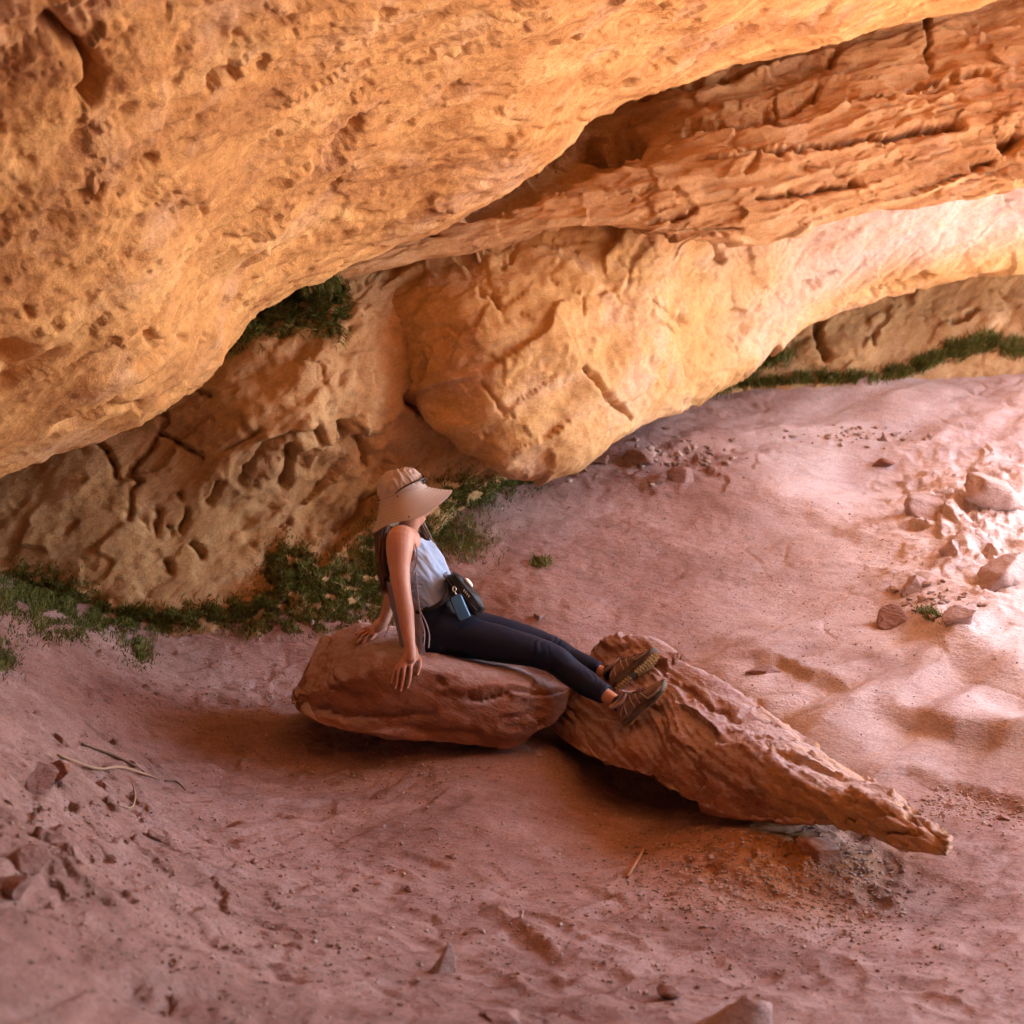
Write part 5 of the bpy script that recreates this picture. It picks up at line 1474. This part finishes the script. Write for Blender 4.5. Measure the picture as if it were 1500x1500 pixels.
bparts.append(MB().tube([bp(-.115, .03 * nearw, -.01), P(655, 862, 7.80), P(648, 880, 7.775), P(630, 892, 7.775), P(612, 897, 7.79), P(600, 895, 7.88)], .010, n=10, flat=.3, sm=6, ref=(.1, -1, .1)).build('belt', M_black))
bparts.append(MB().tube([P(655, 838, 7.85), P(650, 842, 7.82), P(657, 852, 7.79), P(664, 862, 7.775)], .0028, n=6, sm=5).build('strap', M_black))
for o in bparts:
    o.parent = bag; o.matrix_parent_inverse = Matrix.Translation(-bag.location)
pc = thing('card_pouch', P(672, 890, 7.76), 'small translucent blue pouch clipped to the black waist bag', 'pouch')
pd_ = nrm(P(684, 908, 7.75) - P(667, 869, 7.755)); pw_ = nrm(P(677, 866, 7.745) - P(657, 871, 7.765)); pw_ = nrm(pw_ - pd_ * (pw_ @ pd_)); pn_ = np.cross(pd_, pw_)
if pn_ @ FW > 0: pn_ = -pn_
def slab(c, hl, hw_, ht, rad=.012, n=8):
    o_ = []
    for cx, cy, a0 in ((hl - rad, hw_ - rad, 0), (-hl + rad, hw_ - rad, 90), (-hl + rad, -hw_ + rad, 180), (hl - rad, -hw_ + rad, 270)):
        for t_ in np.linspace(0, 90, n): o_.append((cx + rad * math.cos(math.radians(a0 + t_)), cy + rad * math.sin(math.radians(a0 + t_))))
    o_ = np.array(o_); R_ = []
    for sc, h_ in ((.9, -ht), (.98, -ht * .8), (1, 0), (.98, ht * .8), (.9, ht)):
        R_.append(c + np.outer(o_[:, 0] * sc, pd_) + np.outer(o_[:, 1] * sc, pw_) + pn_ * h_)
    return loft_rings(np.array(R_))
pcen = P(674, 890, 7.752)
pp = [MB().add(*slab(pcen, .066, .033, .006)).build('pouch_back', M_black), MB().add(*slab(pcen + pn_ * .007 + pw_ * .004, .060, .028, .006)).build('pouch_front', M_blue)]
pp.append(MB().tube([P(665, 859, 7.77), P(663, 863, 7.765), P(665, 867, 7.76), P(668, 864, 7.76), P(667, 860, 7.765), P(665, 859, 7.77)], .0022, n=6, sm=4).build('clip', M_metal))
pp.append(MB().tube([P(666, 866, 7.762), P(668, 871, 7.755), P(667, 873, 7.75)], .0035, n=6, sm=4).build('swivel_ring', M_metal))
for o in pp:
    o.parent = pc; o.matrix_parent_inverse = Matrix.Translation(-pc.location)
